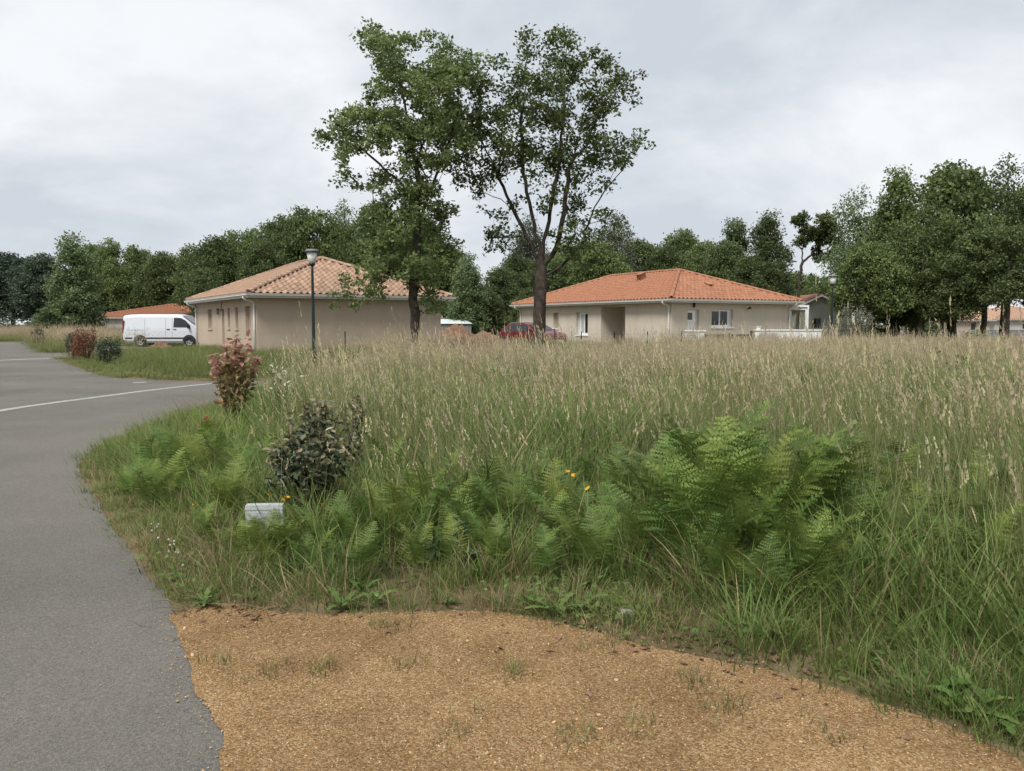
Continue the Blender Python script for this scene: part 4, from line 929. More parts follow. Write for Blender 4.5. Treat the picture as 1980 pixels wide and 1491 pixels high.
def grow(paths, targets, rg, step=0.45, rtip=0.012, rbase=0.25, up=0.25, wob=0.06):
    """skeleton: given limb polylines (first = trunk; each joins the nearest earlier node) then a twig path to every target"""
    pos = []; par = []
    def nearest(p):
        A = np.array(pos); return int(np.argmin(((A - p) ** 2).sum(1)))
    for k, pth in enumerate(paths):
        pth = [np.array(p, float) for p in pth]; last = -1
        if k: last = nearest(pth[0])
        cur = pos[last] if k else pth[0]
        if not k: pos.append(pth[0]); par.append(-1); last = 0
        pts = pth[1:]
        for q in pts:
            n = max(1, int(np.linalg.norm(q - cur) / step)); c0 = cur
            for i in range(1, n + 1):
                p = c0 + (q - c0) * i / n + (rg.normal(size=3) * wob * 0.6 if i < n else 0)
                pos.append(p); par.append(last); last = len(pos) - 1
            cur = q
    trunk = np.array(paths[0][-1], float); A0 = np.array(pos)
    order = sorted(range(len(targets)), key=lambda i: ((A0 - targets[i]) ** 2).sum(1).min())
    cap = 20000; P = np.zeros((cap, 3)); P[:len(pos)] = A0; n = len(pos)
    lowz = A0[0][2] + 0.12 * (A0[:, 2].max() - A0[0][2])
    for i in order:
        c = targets[i]; dd = P[:n] - c; cost = np.sqrt((dd ** 2).sum(1)) + 0.7 * np.maximum(0, dd[:, 2]) + 50 * (P[:n, 2] < lowz)
        j = int(np.argmin(cost)); a = P[j].copy(); ln = np.linalg.norm(c - a); k = max(1, int(ln / step)); last = j
        if n + k >= cap: break
        for s in range(1, k + 1):
            t = s / k; p = a + (c - a) * t; p[2] += -up * ln * 0.25 * math.sin(math.pi * t); p = p + rg.normal(size=3) * wob * min(1, ln) * (0 if s == k else 1)
            P[n] = p; par.append(last); last = n; n += 1
    P = P[:n]; par = np.array(par); cnt = np.zeros(n); ch = [[] for _ in range(n)]
    for i in range(n):
        if par[i] >= 0: ch[par[i]].append(i)
    for i in range(n - 1, -1, -1):
        if not ch[i]: cnt[i] += 1
        if par[i] >= 0: cnt[par[i]] += cnt[i]
    e = math.log(rbase / rtip) / math.log(max(2, cnt[0])); rad = rtip * cnt ** min(0.75, e)
    return P, par, rad, ch
def skeleton_mesh(name, P, par, rad, ch, m, rg, flare=1.35, rmin=0.0, sides=7):
    mb = MB(); random.seed(int(rg.integers(1e6)))
    starts = [(0, None)]
    while starts:
        i, pv = starts.pop(); path = []; r = []
        if pv is not None: path.append(P[pv]); r.append(min(rad[pv], rad[i] * 1.25))
        while True:
            path.append(P[i]); r.append(rad[i])
            if not ch[i]: break
            m_ = max(ch[i], key=lambda c: rad[c])
            for c in ch[i]:
                if c != m_: starts.append((c, i))
            i = m_
        if pv is None:
            z0 = path[0][2]; r = [x * (1 + (flare - 1) * math.exp(-(p[2] - z0) / 0.45)) for x, p in zip(r, path)]
        if max(r) < rmin: continue
        big = max(r) > 0.08
        if len(path) > 1: mb.tube([tuple(p) for p in path], r, 11 if big else (sides if max(r) > 0.03 else 4), cap=False, jit=0.10 if big else 0.0)
    return mb.mesh(name, m, True)
LF = {}
LF['oak'] = leafmat('oak_leaves', (0.05, 0.078, 0.024), (0.20, 0.255, 0.09), 0.42)
LF['oak_pale'] = leafmat('oak_leaves_pale', (0.08, 0.12, 0.04), (0.27, 0.335, 0.135), 0.42)
LF['wood'] = leafmat('wood_leaves', (0.06, 0.09, 0.036), (0.225, 0.28, 0.11), 0.42)
LF['wood_mid'] = leafmat('wood_leaves_mid', (0.08, 0.12, 0.042), (0.275, 0.34, 0.13), 0.42)
LF['wood_blue'] = leafmat('wood_leaves_bluish', (0.055, 0.082, 0.058), (0.14, 0.185, 0.115), 0.32)
LF['light'] = leafmat('light_leaves', (0.10, 0.145, 0.065), (0.25, 0.32, 0.15), 0.36)
LF['willow'] = leafmat('willow_leaves', (0.075, 0.09, 0.055), (0.19, 0.21, 0.14), 0.25)
LF['olive'] = leafmat('olive_grey_leaves', (0.13, 0.14, 0.10), (0.30, 0.31, 0.23), 0.2)

z6 = lambda l, t: (600 + l / 2.226, 30 + t / 2.226)
def hero(name, label, Y, limbs, blobs, rbase, seed, per, leafm, cat='oak tree', z6=z6, dens=330.0, dmul=1.0, lsz=1.0):
    rg = np.random.default_rng(seed); base = at(*z6(*limbs[0][0]), Y); org = np.array([base.x, Y, 0.0])
    def w(zx, zy, dy=0.0):
        p = at(*z6(zx, zy), Y + dy); return np.array([p.x, p.y, p.z]) - org
    paths = []
    for k, lm in enumerate(limbs):
        dy = 0 if k == 0 else rg.uniform(-1.6, 1.6) * dmul; pts = []
        for i, (a, b) in enumerate(lm): pts.append(w(a, b, dy * (i / max(1, len(lm) - 1))))
        if k == 0: pts = [np.array([pts[0][0], pts[0][1], 0.0])] + pts[1:]
        paths.append(pts)
    T = []; 
    for (cx, cy, rx, ry) in blobs:
        n = max(2, int(rx * ry / dens)); dep = min(2.3, max(0.5, rx / 50.0)) * dmul
        for _ in range(n):
            a = rg.uniform(0, 2 * math.pi); r = math.sqrt(rg.uniform(0, 1)); T.append(w(cx + rx * r * math.cos(a), cy + ry * r * math.sin(a), float(np.clip(rg.normal() * dep * 0.75, -2.6, 2.6))))
    T = np.array(T)
    P, par, rad, ch = grow(paths, T, rg, 0.3, 0.006, rbase, 0.2, 0.05)
    t = thing(name, label, cat, tuple(org))
    link('trunk', skeleton_mesh('trunk', P, par, rad, ch, M['bark'], rg), t)
    # leaves: in tufts round the twig ends
    tuft = T[rg.integers(0, len(T), int(len(T) * 2.3))] + rg.normal(size=(int(len(T) * 2.3), 3)) * 0.20
    tuft = np.concatenate([T, tuft]); tt = rg.uniform(0, 1, len(tuft))
    idx = np.repeat(np.arange(len(tuft)), per); C = tuft[idx] + np.clip(rg.normal(size=(len(idx), 3)), -1.8, 1.8) * np.array([0.135, 0.135, 0.095])
    tint = np.clip(0.15 + 0.55 * tt[idx] + rg.normal(size=len(idx)) * 0.17, 0, 1)
    o = link('crown', leaf_cloud('crown', C, rg.uniform(0.09, 0.185, len(C)) * lsz, leafm, rg, tint, 0.3, 0.62), t); tag(o, kind='stuff')
    return t
B1 = [(340,130,80,45),(245,78,16,28),(400,110,50,30),(520,90,38,25),(350,210,60,60),(545,170,60,50),(430,280,110,60),(560,300,100,85),(680,205,60,30),(620,240,65,55),(300,330,45,45),(220,430,95,45),(130,490,55,35),(68,515,14,18),(130,600,38,22),(200,560,80,40),(150,700,24,48),(330,460,85,65),(460,520,105,60),(560,450,95,75),(640,520,60,55),(300,560,50,45),(430,600,85,50),(580,620,80,50),(300,720,52,42),(360,770,70,40),(440,720,50,50),(520,745,55,42),(330,830,60,32),(460,820,80,50),(585,860,42,60),(400,900,100,42),(530,950,70,34),(320,960,85,42),(440,1010,120,42),(330,1050,75,36),(540,1040,60,45),(420,1090,90,38),(610,1000,42,26),(250,1140,58,28),(170,1150,45,22),(180,1220,38,16),(280,1190,28,22),(520,1200,45,35),(530,1262,38,20),(350,1110,65,26),(470,1140,60,30),(690,290,40,35),(640,400,50,50),(500,390,60,40)]
L1 = [[(455,1410),(452,1280),(446,1170),(456,1050),(463,900),(465,760),(455,650),(425,480),(395,330),(370,180)], [(465,800),(390,720),(300,640),(240,590),(180,530),(110,505)], [(463,880),(530,720),(590,560),(630,400),(640,270)], [(455,650),(520,450),(545,300),(530,120)], [(452,1080),(330,1110),(220,1160),(180,1215)], [(448,1150),(500,1195),(540,1255)], [(463,950),(380,930),(320,950)], [(300,640),(280,720),(270,790)]]
hero('oak_tree', 'slender oak with dense leaning crown in front of the beige house', 28.0, L1, B1, 0.165, 11, 25, LF['oak_pale'])
B2 = [(930,90,24,38),(1060,110,55,36),(1130,120,28,28),(960,155,26,26),(1060,200,65,55),(850,195,24,14),(900,250,55,45),(1150,200,36,36),(1230,160,13,18),(1240,220,28,46),(1140,280,55,45),(980,300,52,62),(880,330,55,55),(1060,340,70,62),(1200,330,44,54),(1310,270,36,36),(1370,270,30,40),(1290,340,45,45),(1372,330,28,18),(760,310,45,45),(720,390,36,45),(780,420,55,45),(870,440,62,52),(980,430,70,52),(1090,450,70,62),(1190,440,52,52),(1240,400,36,28),(700,480,45,45),(780,530,62,45),(880,560,70,52),(990,560,70,52),(1100,580,70,52),(1200,560,62,52),(1290,540,52,44),(1370,540,36,44),(1410,540,16,38),(1330,620,45,34),(1230,640,52,34),(690,600,45,45),(640,700,44,30),(720,700,52,34),(780,660,52,34),(720,770,36,20),(860,650,42,32),(960,660,50,32),(1060,660,42,32),(1150,680,45,44),(1265,720,26,24),(1060,745,42,24),(900,800,34,24),(1085,820,34,26),(1150,800,34,32),(800,860,36,36),(778,940,28,36),(790,1000,36,20),(860,950,42,30),(1130,900,42,32),(1230,880,44,34),(1200,940,52,34),(1290,870,34,26),(1120,985,42,32),(1040,930,26,26),(1180,1020,40,20),(1030,800,30,30)]
L2 = [[(985,1400),(988,1250),(992,1130),(996,1010),(1000,960)], [(992,1090),(950,980),(880,850),(810,700),(760,590),(720,480),(690,380),(670,300)], [(996,1010),(965,900),(930,760),(910,600),(905,450),(930,300),(930,130)], [(998,1000),(1030,850),(1060,700),(1080,560),(1090,400),(1080,250),(1060,140)], [(1000,1080),(1060,1000),(1085,880),(1100,760),(1130,620),(1170,480),(1250,400),(1340,310)], [(1000,1110),(1080,1080),(1160,1000),(1210,860),(1270,750),(1340,670),(1390,580),(1412,530)], [(880,850),(820,790),(720,750),(640,705)], [(985,1150),(900,1050),(840,980),(790,900)], [(1060,700),(1000,620),(985,450),(980,300)], [(1130,620),(1190,560),(1240,420)], [(988,960),(975,870),(1000,800),(1060,745)], [(810,700),(850,560),(870,440)]]
hero('oak_tree', 'broad oak with thick mossy trunk and upswept dark limbs before the red car', 28.6, L2, B2, 0.225, 23, 17, LF['oak'])
# broken side stub of the thick trunk and dead twigs
# ---- background trees: variants built once, copied
def variant(seed, lobes, H, trunk_h, rbase, ntarget, per, leaf, spread=0.42, lean=0.0, flat=0.3):
    rg = np.random.default_rng(seed); T = []
    vol = np.array([l[3] * l[4] * l[5] for l in lobes]) ** 0.8; vol = vol / vol.sum()
    for k, (cx, cy, cz, rx, ry, rz) in enumerate(lobes):
        n = max(4, int(ntarget * vol[k])); d = unit(rg.normal(size=(n, 3))); r = rg.uniform(0.25, 1, n) ** 0.45
        T.append(np.array([cx, cy, cz]) + d * r[:, None] * np.array([rx, ry, rz]))
    T = np.concatenate(T); T = T[T[:, 2] > trunk_h * 0.7]
    trunk = [(0, 0, 0), (lean * 0.3, 0.05, trunk_h), (lean * 0.7, -0.1, H * 0.6), (lean, 0, H * 0.82)]
    P, par, rad, ch = grow([trunk], T, rg, 0.7, 0.016, rbase, 0.25, 0.1)
    tm = skeleton_mesh('trunk', P, par, rad, ch, M['bark'], rg, rmin=0.022, sides=5)
    tt = rg.uniform(0, 1, len(T)); idx = np.repeat(np.arange(len(T)), per)
    C = T[idx] + np.clip(rg.normal(size=(len(idx), 3)), -2, 2) * np.array([spread, spread, spread * 0.6])
    tint = np.clip(0.12 + 0.5 * tt[idx] + 0.16 * rg.normal(size=len(idx)), 0, 1)
    C = C.astype(float); cm = leaf_cloud('crown', C, rg.uniform(leaf * 0.7, leaf * 1.35, len(C)), LF['wood'], rg, tint, flat, 0.7)
    mx = C.max(0); mn = C.min(0)
    return dict(trunk=tm, crown=cm, H=float(np.percentile(C[:, 2], 99.7)), W=float(np.percentile(C[:, 0], 99) - np.percentile(C[:, 0], 1)))
VAR = {
 'round': variant(1, [(0, 0, 7.2, 3.6, 3.6, 3.4), (-1.8, 0.5, 5.4, 2.4, 2.4, 2.2), (2.0, -0.3, 5.6, 2.3, 2.4, 2.3), (0.3, 0.2, 9.6, 2.0, 2.0, 1.6), (-1.4, -1, 8.8, 1.8, 1.8, 1.5), (0, 0, 4.0, 3.0, 3.0, 1.8)], 11, 1.8, 0.26, 560, 46, 0.27),
 'broad': variant(2, [(-2.4, 0, 6.5, 2.8, 2.8, 2.6), (2.6, 0, 6.0, 2.8, 2.8, 2.6), (0, 0.5, 8.2, 2.8, 2.8, 2.2), (0, -1.2, 4.5, 3.6, 3.0, 1.8), (1.4, 0.4, 9.4, 1.5, 1.5, 1.2), (-3.4, 0, 4.4, 1.8, 1.8, 1.6), (3.6, 0.3, 4.2, 1.7, 1.7, 1.6)], 10.5, 1.7, 0.30, 620, 44, 0.27),
 'tall': variant(3, [(0, 0, 5.0, 2.2, 2.2, 2.6), (0.4, 0.2, 8.4, 2.0, 2.0, 2.2), (-0.5, 0, 11.0, 1.5, 1.5, 1.8), (1.2, 0, 6.6, 1.6, 1.6, 1.4), (-1.4, 0.3, 6.2, 1.6, 1.6, 1.6), (0.3, 0, 12.9, 0.8, 0.8, 0.9)], 13, 1.8, 0.24, 480, 42, 0.25),
 'open': variant(4, [(-1.8, 0, 8.0, 1.6, 1.5, 1.2), (1.6, 0.4, 8.8, 1.6, 1.6, 1.3), (0, 0, 10.4, 1.5, 1.5, 1.1), (3.0, -0.2, 7.0, 1.4, 1.3, 1.0), (-3.0, 0.3, 6.0, 1.4, 1.4, 1.0), (0.4, 0.5, 6.4, 2.0, 2.0, 1.5), (-0.8, -1.0, 4.8, 1.6, 1.6, 1.2), (2.2, 0, 5.2, 1.3, 1.3, 0.9)], 11, 2.4, 0.27, 340, 40, 0.24, 0.36),
 'airy': variant(5, [(0, 0, 7.5, 3.2, 3.0, 3.0), (-2.0, 0, 9.2, 1.8, 1.8, 1.6), (1.6, 0, 10.4, 1.5, 1.5, 1.4), (2.6, 0.4, 6.4, 1.8, 1.8, 1.7), (-2.8, 0, 6.0, 1.7, 1.7, 1.6), (0, 0, 11.8, 0.9, 0.9, 0.9), (0, 0, 4.4, 2.6, 2.6, 1.6)], 12, 1.9, 0.25, 480, 32, 0.22, 0.46),
 'fluffy': variant(6, [(0, 0, 2.2, 2.4, 2.2, 1.9), (0.2, 0, 4.4, 2.1, 2.0, 1.9), (-0.3, 0, 6.4, 1.5, 1.5, 1.6), (0.1, 0, 8.1, 0.9, 0.9, 1.1), (-1.4, 0.2, 3.2, 1.2, 1.2, 1.2), (1.3, 0.1, 3.0, 1.3, 1.2, 1.3)], 9, 0.6, 0.15, 460, 44, 0.2, 0.3),
}
CNT = {}
KW = {'round': 'round crowned', 'broad': 'broad crowned', 'tall': 'tall narrow', 'open': 'loose crowned', 'airy': 'airy', 'fluffy': 'low bushy'}; TW = {'wood': 'dark green', 'wood_mid': 'mid green', 'wood_blue': 'bluish green', 'light': 'pale green'}
def tree(kind, px, ytop, Y, wpx, leafm, label, group=None, cat='tree', rz=None, name=None, wr=(0.72, 1.45)):
    v = VAR[kind]; p = at(px, ytop, Y); g = ground_z(p.x, Y); s = (p.z - g) / v['H']; sw = wpx * Y / FPX / v['W']
    sw = min(max(sw, s * wr[0]), s * wr[1])
    names = {'round': 'oak_tree', 'broad': 'broadleaf_tree', 'tall': 'tall_tree', 'open': 'oak_tree', 'airy': 'ash_tree', 'fluffy': 'young_tree', 'pollard': 'pollard_oak'}
    CNT[kind] = CNT.get(kind, 0) + 1
    t = thing(name or names[kind], label, cat, (p.x, Y, g), rz if rz is not None else (CNT[kind] * 2.39) % 6.28, group)
    t.scale = (sw, sw, s)
    link('trunk', v['trunk'], t); c = link('crown', v['crown'], t); tag(c, kind='stuff')
    c.material_slots[0].link = 'OBJECT'; c.material_slots[0].material = LF[leafm]
    return t
G1 = 'trees of the wood behind the white van'; WV = 'dense green tree of the wood behind the far salmon roofed house'
for k, (kind, px, yt, Y, w, lm) in enumerate([('tall', -60, 482, 108, 130, 'wood_blue'), ('round', 20, 492, 112, 110, 'wood_blue'), ('round', 75, 494, 106, 100, 'wood_blue'), ('broad', 190, 476, 116, 130, 'wood_mid'), ('open', 212, 464, 110, 80, 'wood_mid'), ('broad', 262, 482, 112, 120, 'wood_mid'), ('round', 318, 490, 108, 100, 'wood')]):
    tree(kind, px, yt, Y, w, lm, '%s %s tree of the wood behind the far salmon roofed house' % (KW[kind], TW[lm]), G1)
G2 = 'trees of the wood behind the beige house'
for kind, px, yt, Y, w, lm in [('open', 372, 476, 96, 120, 'wood_mid'), ('round', 425, 462, 92, 110, 'wood'), ('broad', 470, 446, 94, 150, 'wood_mid'), ('round', 548, 420, 88, 120, 'wood'), ('broad', 612, 410, 86, 130, 'wood'), ('airy', 668, 396, 84, 110, 'wood_mid'), ('round', 730, 402, 82, 130, 'wood'), ('broad', 800, 420, 84, 130, 'wood_mid'), ('round', 505, 470, 80, 90, 'wood'), ('broad', 400, 520, 84, 120, 'wood')]:
    tree(kind, px, yt, Y, w, lm, '%s %s tree rising behind the beige house roof' % (KW[kind], TW[lm]), G2)
tree('fluffy', 140, 457, 72, 108, 'light', 'feathery pale green tree standing beside the salmon roofed house', name='feathery_tree')
tree('fluffy', 88, 598, 70, 60, 'light', 'low pale green bushy tree at the foot of the feathery tree', name='bushy_tree', wr=(0.7, 2.0))
G3 = 'trees behind the gap between the houses'
tree('fluffy', 905, 495, 64, 82, 'light', 'bushy bright green tree behind the metal shed', name='bushy_tree')
tree('round', 868, 478, 78, 100, 'wood_mid', 'leafy green tree behind the tile roof edge of the beige house')
for kind, px, yt, Y, w, lm in [('round', 975, 520, 76, 100, 'wood'), ('broad', 1000, 500, 82, 130, 'wood'), ('fluffy', 945, 560, 66, 70, 'wood'), ('round', 1062, 500, 80, 120, 'wood'), ('broad', 1110, 470, 86, 140, 'wood_mid'), ('fluffy', 1020, 560, 70, 80, 'wood')]:
    tree(kind, px, yt, Y, w, lm, '%s %s tree of the thicket behind the red car' % (KW[kind], TW[lm]), G3)
tree('airy', 1020, 424, 84, 120, 'willow', 'sparse grey green willow behind the upswept oak', name='willow_tree')
tree('airy', 1188, 414, 80, 120, 'willow', 'grey green airy willow above the orange ridge', name='willow_tree')
G4 = 'trees behind the orange roof'
for kind, px, yt, Y, w, lm in [('broad', 1160, 470, 78, 110, 'wood_mid'), ('round', 1240, 466, 84, 110, 'wood_mid'), ('round', 1318, 450, 88, 110, 'wood_mid'), ('broad', 1280, 480, 80, 120, 'wood'), ('broad', 1370, 470, 82, 110, 'wood_mid')]:
    tree(kind, px, yt, Y, w, lm, '%s %s tree rising behind the orange tile ridge' % (KW[kind], TW[lm]), G4)
tree('open', 1420, 426, 78, 95, 'wood', 'dark tree with bare forked top behind the orange roof')
tree('round', 1405, 470, 76, 90, 'wood', 'dark dense tree below the bare forked top')
tree('tall', 1487, 414, 76, 90, 'wood', 'narrow dark tree between the forked top and the pollard oak')
tree('round', 1460, 500, 72, 110, 'wood', 'low dark round tree above the orange hip')
z7 = lambda l, t: (1360 + l / 6.6, 400 + t / 6.6)
hero('pollard_oak', 'pollard oak with thick bare forked limbs against the sky', 70.0, [[(1210,1000),(1228,860),(1245,760),(1268,700)], [(1262,690),(1258,560),(1278,460),(1300,330),(1240,200)], [(1275,700),(1390,610),(1470,490),(1540,420),(1620,300),(1570,180)], [(1395,610),(1550,602),(1710,575)], [(1400,330),(1435,235),(1478,115)]],
     [(1230,170,70,80),(1300,300,60,45),(1240,430,80,35),(1430,340,100,70),(1560,160,85,55),(1600,270,110,70),(1640,430,110,50),(1450,420,60,40),(1440,570,50,35),(1640,578,75,22),(1560,640,45,22),(1460,690,36,40)], 0.36, 51, 16, LF['wood'], 'tree', z7, 260.0, 0.55, 1.7)
for kind, px, yt, Y, w, lm in [('round', 1530, 528, 88, 90, 'wood_mid'), ('broad', 1580, 534, 92, 100, 'wood_mid'), ('broad', 1500, 540, 84, 100, 'wood')]:
    tree(kind, px, yt, Y, w, lm, 'low %s %s tree behind the grey green gable house' % (KW[kind], TW[lm]), 'low trees behind the gable house')
tree('airy', 1665, 372, 66, 130, 'light', 'airy pale leaved tree beside the pollard oak')
tree('tall', 1738, 330, 63, 110, 'wood_mid', 'tall pointed tree rising above the airy pale tree')
tree('broad', 1690, 470, 58, 150, 'wood_mid', 'spreading oak with low boughs behind the pale olive bush', name='oak_tree')
tree('airy', 1790, 396, 57, 150, 'wood_mid', 'leafy tree with visible boughs over the lamp among the trunks')
tree('round', 1850, 320, 60, 180, 'wood_mid', 'large round crowned oak above the far pinkish house')
tree('airy', 1955, 312, 58, 170, 'wood', 'large dark oak over the far pale house, highest of its group')
tree('open', 1912, 420, 54, 150, 'wood', 'dark oak with slim trunk before the far pale house wall')
tree('open', 1955, 440, 52, 150, 'wood', 'leaning dark oak before the windows of the far pale house')
tree('round', 2060, 330, 60, 190, 'wood', 'dark oak at the end of the tree row by the far pale house')
tree('broad', 1850, 500, 56, 150, 'wood', 'low boughed dark tree beside the far pinkish house')
tree('broad', 1740, 540, 62, 120, 'wood', 'low dark tree behind the round shrub and pale wall')
# pale olive bush beside the lamp, dark shrub by the wall
def bush(name, label, px, ytop, ybase, wpx, Y, leafm, nl, leaf, seed, stems=7, cat='bush', squash=0.75, m_stem='stem'):
    rg = np.random.default_rng(seed); p = at(px, ytop, Y); g = ground_z(p.x, Y); h = p.z - g; w = wpx * Y / FPX / 2
    t = thing(name, label, cat, (p.x, Y, g)); ends = []; mb = MB()
    for k in range(stems):
        a = rg.uniform(0, 6.28); r = w * rg.uniform(0.3, 0.8); e = (r * math.cos(a), r * math.sin(a) * squash, h * rg.uniform(0.55, 0.9)); ends.append(e)
        mb.tube([(0.03 * math.cos(a), 0.03 * math.sin(a), -0.05), (e[0] * 0.4, e[1] * 0.4, e[2] * 0.5), e], [0.02 * h, 0.013 * h, 0.004], 5)
    mb.build('stem', M[m_stem], t)
    nT = 60; d = unit(rg.normal(size=(nT, 3))); T = np.array([0, 0, h * 0.55]) + d * (rg.uniform(0.2, 1, (nT, 1)) ** 0.5) * np.array([w * 0.9, w * 0.9 * squash, h * 0.42])
    C = T[rg.integers(0, nT, nl)] + rg.normal(size=(nl, 3)) * np.array([w, w, h]) * 0.11; C = C[(C[:, 2] > 0.03) & (C[:, 2] < h)]
    tint = np.clip(rg.uniform(0, 1, len(C)) * 0.7 + 0.3 * C[:, 2] / h * rg.uniform(0, 1, len(C)), 0, 1)
    o = link('foliage', leaf_cloud('foliage', C, rg.uniform(leaf * 0.7, leaf * 1.3, len(C)), leafm, rg, tint, 0.3, 0.5), t); tag(o, kind='stuff')
    return t
bush('olive_bush', 'pale grey green olive bush beside the street lamp and gable house', 1655, 586, 648, 72, 46, LF['olive'], 2600, 0.10, 31)
bush('clipped_shrub', 'dark round shrub before the low pale wall under the trees', 1772, 606, 650, 44, 58, LF['wood'], 1500, 0.13, 32, cat='shrub')
bush('pale_shrub', 'pale yellowish shrub at the meadow edge below the far pinkish house', 1880, 634, 655, 50, 50, LF['light'], 900, 0.1, 33, cat='shrub')
LF['red'] = leafmat('red_shrub_leaves', (0.17, 0.07, 0.042), (0.34, 0.15, 0.095), 0.25)
LF['evergreen'] = leafmat('evergreen_leaves', (0.022, 0.04, 0.02), (0.085, 0.12, 0.065), 0.12, 0.4)
LF['dusty'] = leafmat('dusty_leaves', (0.07, 0.075, 0.045), (0.16, 0.15, 0.1), 0.2)
bush('red_leaved_shrub', 'red leaved shrub beside the driveway, between two green shrubs', 165, 633, 700, 60, 29.5, LF['red'], 2600, 0.065, 34, cat='shrub')
bush('evergreen_shrub', 'rounded dark green shrub beside the red leaved shrub', 207, 650, 712, 52, 26.0, LF['evergreen'], 2400, 0.055, 35, cat='shrub')
bush('dusky_shrub', 'greyish green shrub behind the red leaved shrub', 143, 640, 692, 44, 31.5, LF['dusty'], 1500, 0.07, 36, cat='shrub')
bush('brownish_shrub', 'small brownish shrub in the grass at the road bend', 73, 629, 655, 30, 50, LF['dusty'], 900, 0.09, 37, cat='shrub')
# undergrowth at the foot of the woods
def undergrowth(name, label, runs, m, seed):
    rg = np.random.default_rng(seed); C = []
    for (pa, pb, Y, h, n) in runs:
        xa, xb = at(pa, 620, Y).x, at(pb, 620, Y).x; k = max(6, int(abs(xb - xa) / 1.0))
        for i in range(k):
            c = np.array([rg.uniform(xa, xb), Y + rg.normal() * 2.0, 0]); r = rg.uniform(1.0, 2.2); hh = h * rg.uniform(0.6, 1.15)
            d = unit(rg.normal(size=(n, 3))) * (rg.uniform(0.3, 1, (n, 1)) ** 0.5) * np.array([r, r, hh * 0.55]) + np.array([0, 0, hh * 0.45]); q = c + d + rg.normal(size=(n, 3)) * 0.12
            q[:, 2] += ground_z(c[0], c[1]); C.append(q[q[:, 2] > ground_z(c[0], c[1])])
    C = np.concatenate(C); tint = np.clip(rg.uniform(0, 1, len(C)) * 0.8, 0, 1)
    tag(link(name, leaf_cloud(name, C, rg.uniform(0.16, 0.36, len(C)), m, rg, tint, 0.3, 0.7)), label, None, None, 'stuff')
undergrowth('undergrowth', 'dark undergrowth at the foot of the wood behind the van', [(-160, 340, 104, 3.6, 260), (330, 480, 88, 3.0, 220)], LF['wood_blue'], 301)
undergrowth('undergrowth', 'dark undergrowth behind the gap between the houses', [(820, 1260, 72, 2.6, 240), (1360, 1700, 82, 3.4, 240)], LF['wood'], 302)
undergrowth('undergrowth', 'shrubby undergrowth below the oaks at the far pale houses', [(1640, 1830, 70, 2.4, 220), (1700, 2120, 126, 4.0, 220)], LF['wood'], 303)
#SECTION-TREES-END
# ================================================================== GRASS AND HERBS
class VB:
    """strip builder with a colour per vertex"""
    def __init__(s): s.v = []; s.f = []; s.c = []
    def quadstrip(s, pts, widths, side, cols):
        k = len(s.v)
        for p, w, c in zip(pts, widths, cols):
            s.v.append(p - side * w * 0.5); s.v.append(p + side * w * 0.5); s.c += [c, c]
        for i in range(len(pts) - 1): s.f.append((k + 2 * i, k + 2 * i + 1, k + 2 * i + 3, k + 2 * i + 2))
    def tri(s, a, b, c, col): k = len(s.v); s.v += [a, b, c]; s.c += [col] * 3; s.f.append((k, k + 1, k + 2, k + 2))
    def quad(s, a, b, c, d, col): k = len(s.v); s.v += [a, b, c, d]; s.c += [col] * 4; s.f.append((k, k + 1, k + 2, k + 3))
    def mesh(s, name, m):
        me = bpy.data.meshes.new(name); me.from_pydata([tuple(v) for v in s.v], [], [f if f[2] != f[3] else f[:3] for f in s.f])
        a = me.attributes.new('Col', 'FLOAT_COLOR', 'POINT'); a.data.foreach_set('color', np.hstack([np.array(s.c, np.float32), np.ones((len(s.c), 1), np.float32)]).ravel())
        me.materials.append(m); return me
def mixc(a, b, t): return tuple(x + (y - x) * t for x, y in zip(a, b))
def blade(vb, rg, base, h, w, az, lean, bend, c0, c1, segs=3, twist=None):
    d = np.array([math.cos(az), math.sin(az), 0]); a2 = az + (math.pi / 2 if twist is None else twist)
    side = np.array([math.cos(a2), math.sin(a2), 0]); pts = []; ws = []; cs = []
    for i in range(segs + 1):
        t = i / segs; up = h * (t - 0.32 * bend * t * t); out = h * (lean * t + bend * 0.75 * t * t)
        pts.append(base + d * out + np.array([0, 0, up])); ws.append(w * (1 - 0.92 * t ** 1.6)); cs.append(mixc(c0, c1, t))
    vb.quadstrip(pts, ws, side, cs); return pts[-1], pts[-1] - pts[-2]
def seed_head(vb, rg, tip, d, ln, c, loose=0.5):
    d = d / (np.linalg.norm(d) + 1e-9); n = 7
    for i in range(n):
        t = i / (n - 1); p = tip + d * ln * (t - 0.15); a = rg.uniform(0, 6.28)
        o = np.array([math.cos(a), math.sin(a), 0.6]) * ln * (0.055 + 0.12 * loose * (1 - t)) ; s = ln * 0.15
        q = p + o; e = d * s * 1.5; sd = np.cross(o / np.linalg.norm(o), d) * s * 0.22
        vb.quad(p - sd * 0.4, q + sd, q + e, p + e * 0.5 - sd, mixc(c, (c[0] * 1.25, c[1] * 1.22, c[2] * 1.15), rg.uniform(0, 1)))
STRAW0, STRAW1 = (0.15, 0.20, 0.06), (0.44, 0.38, 0.22)
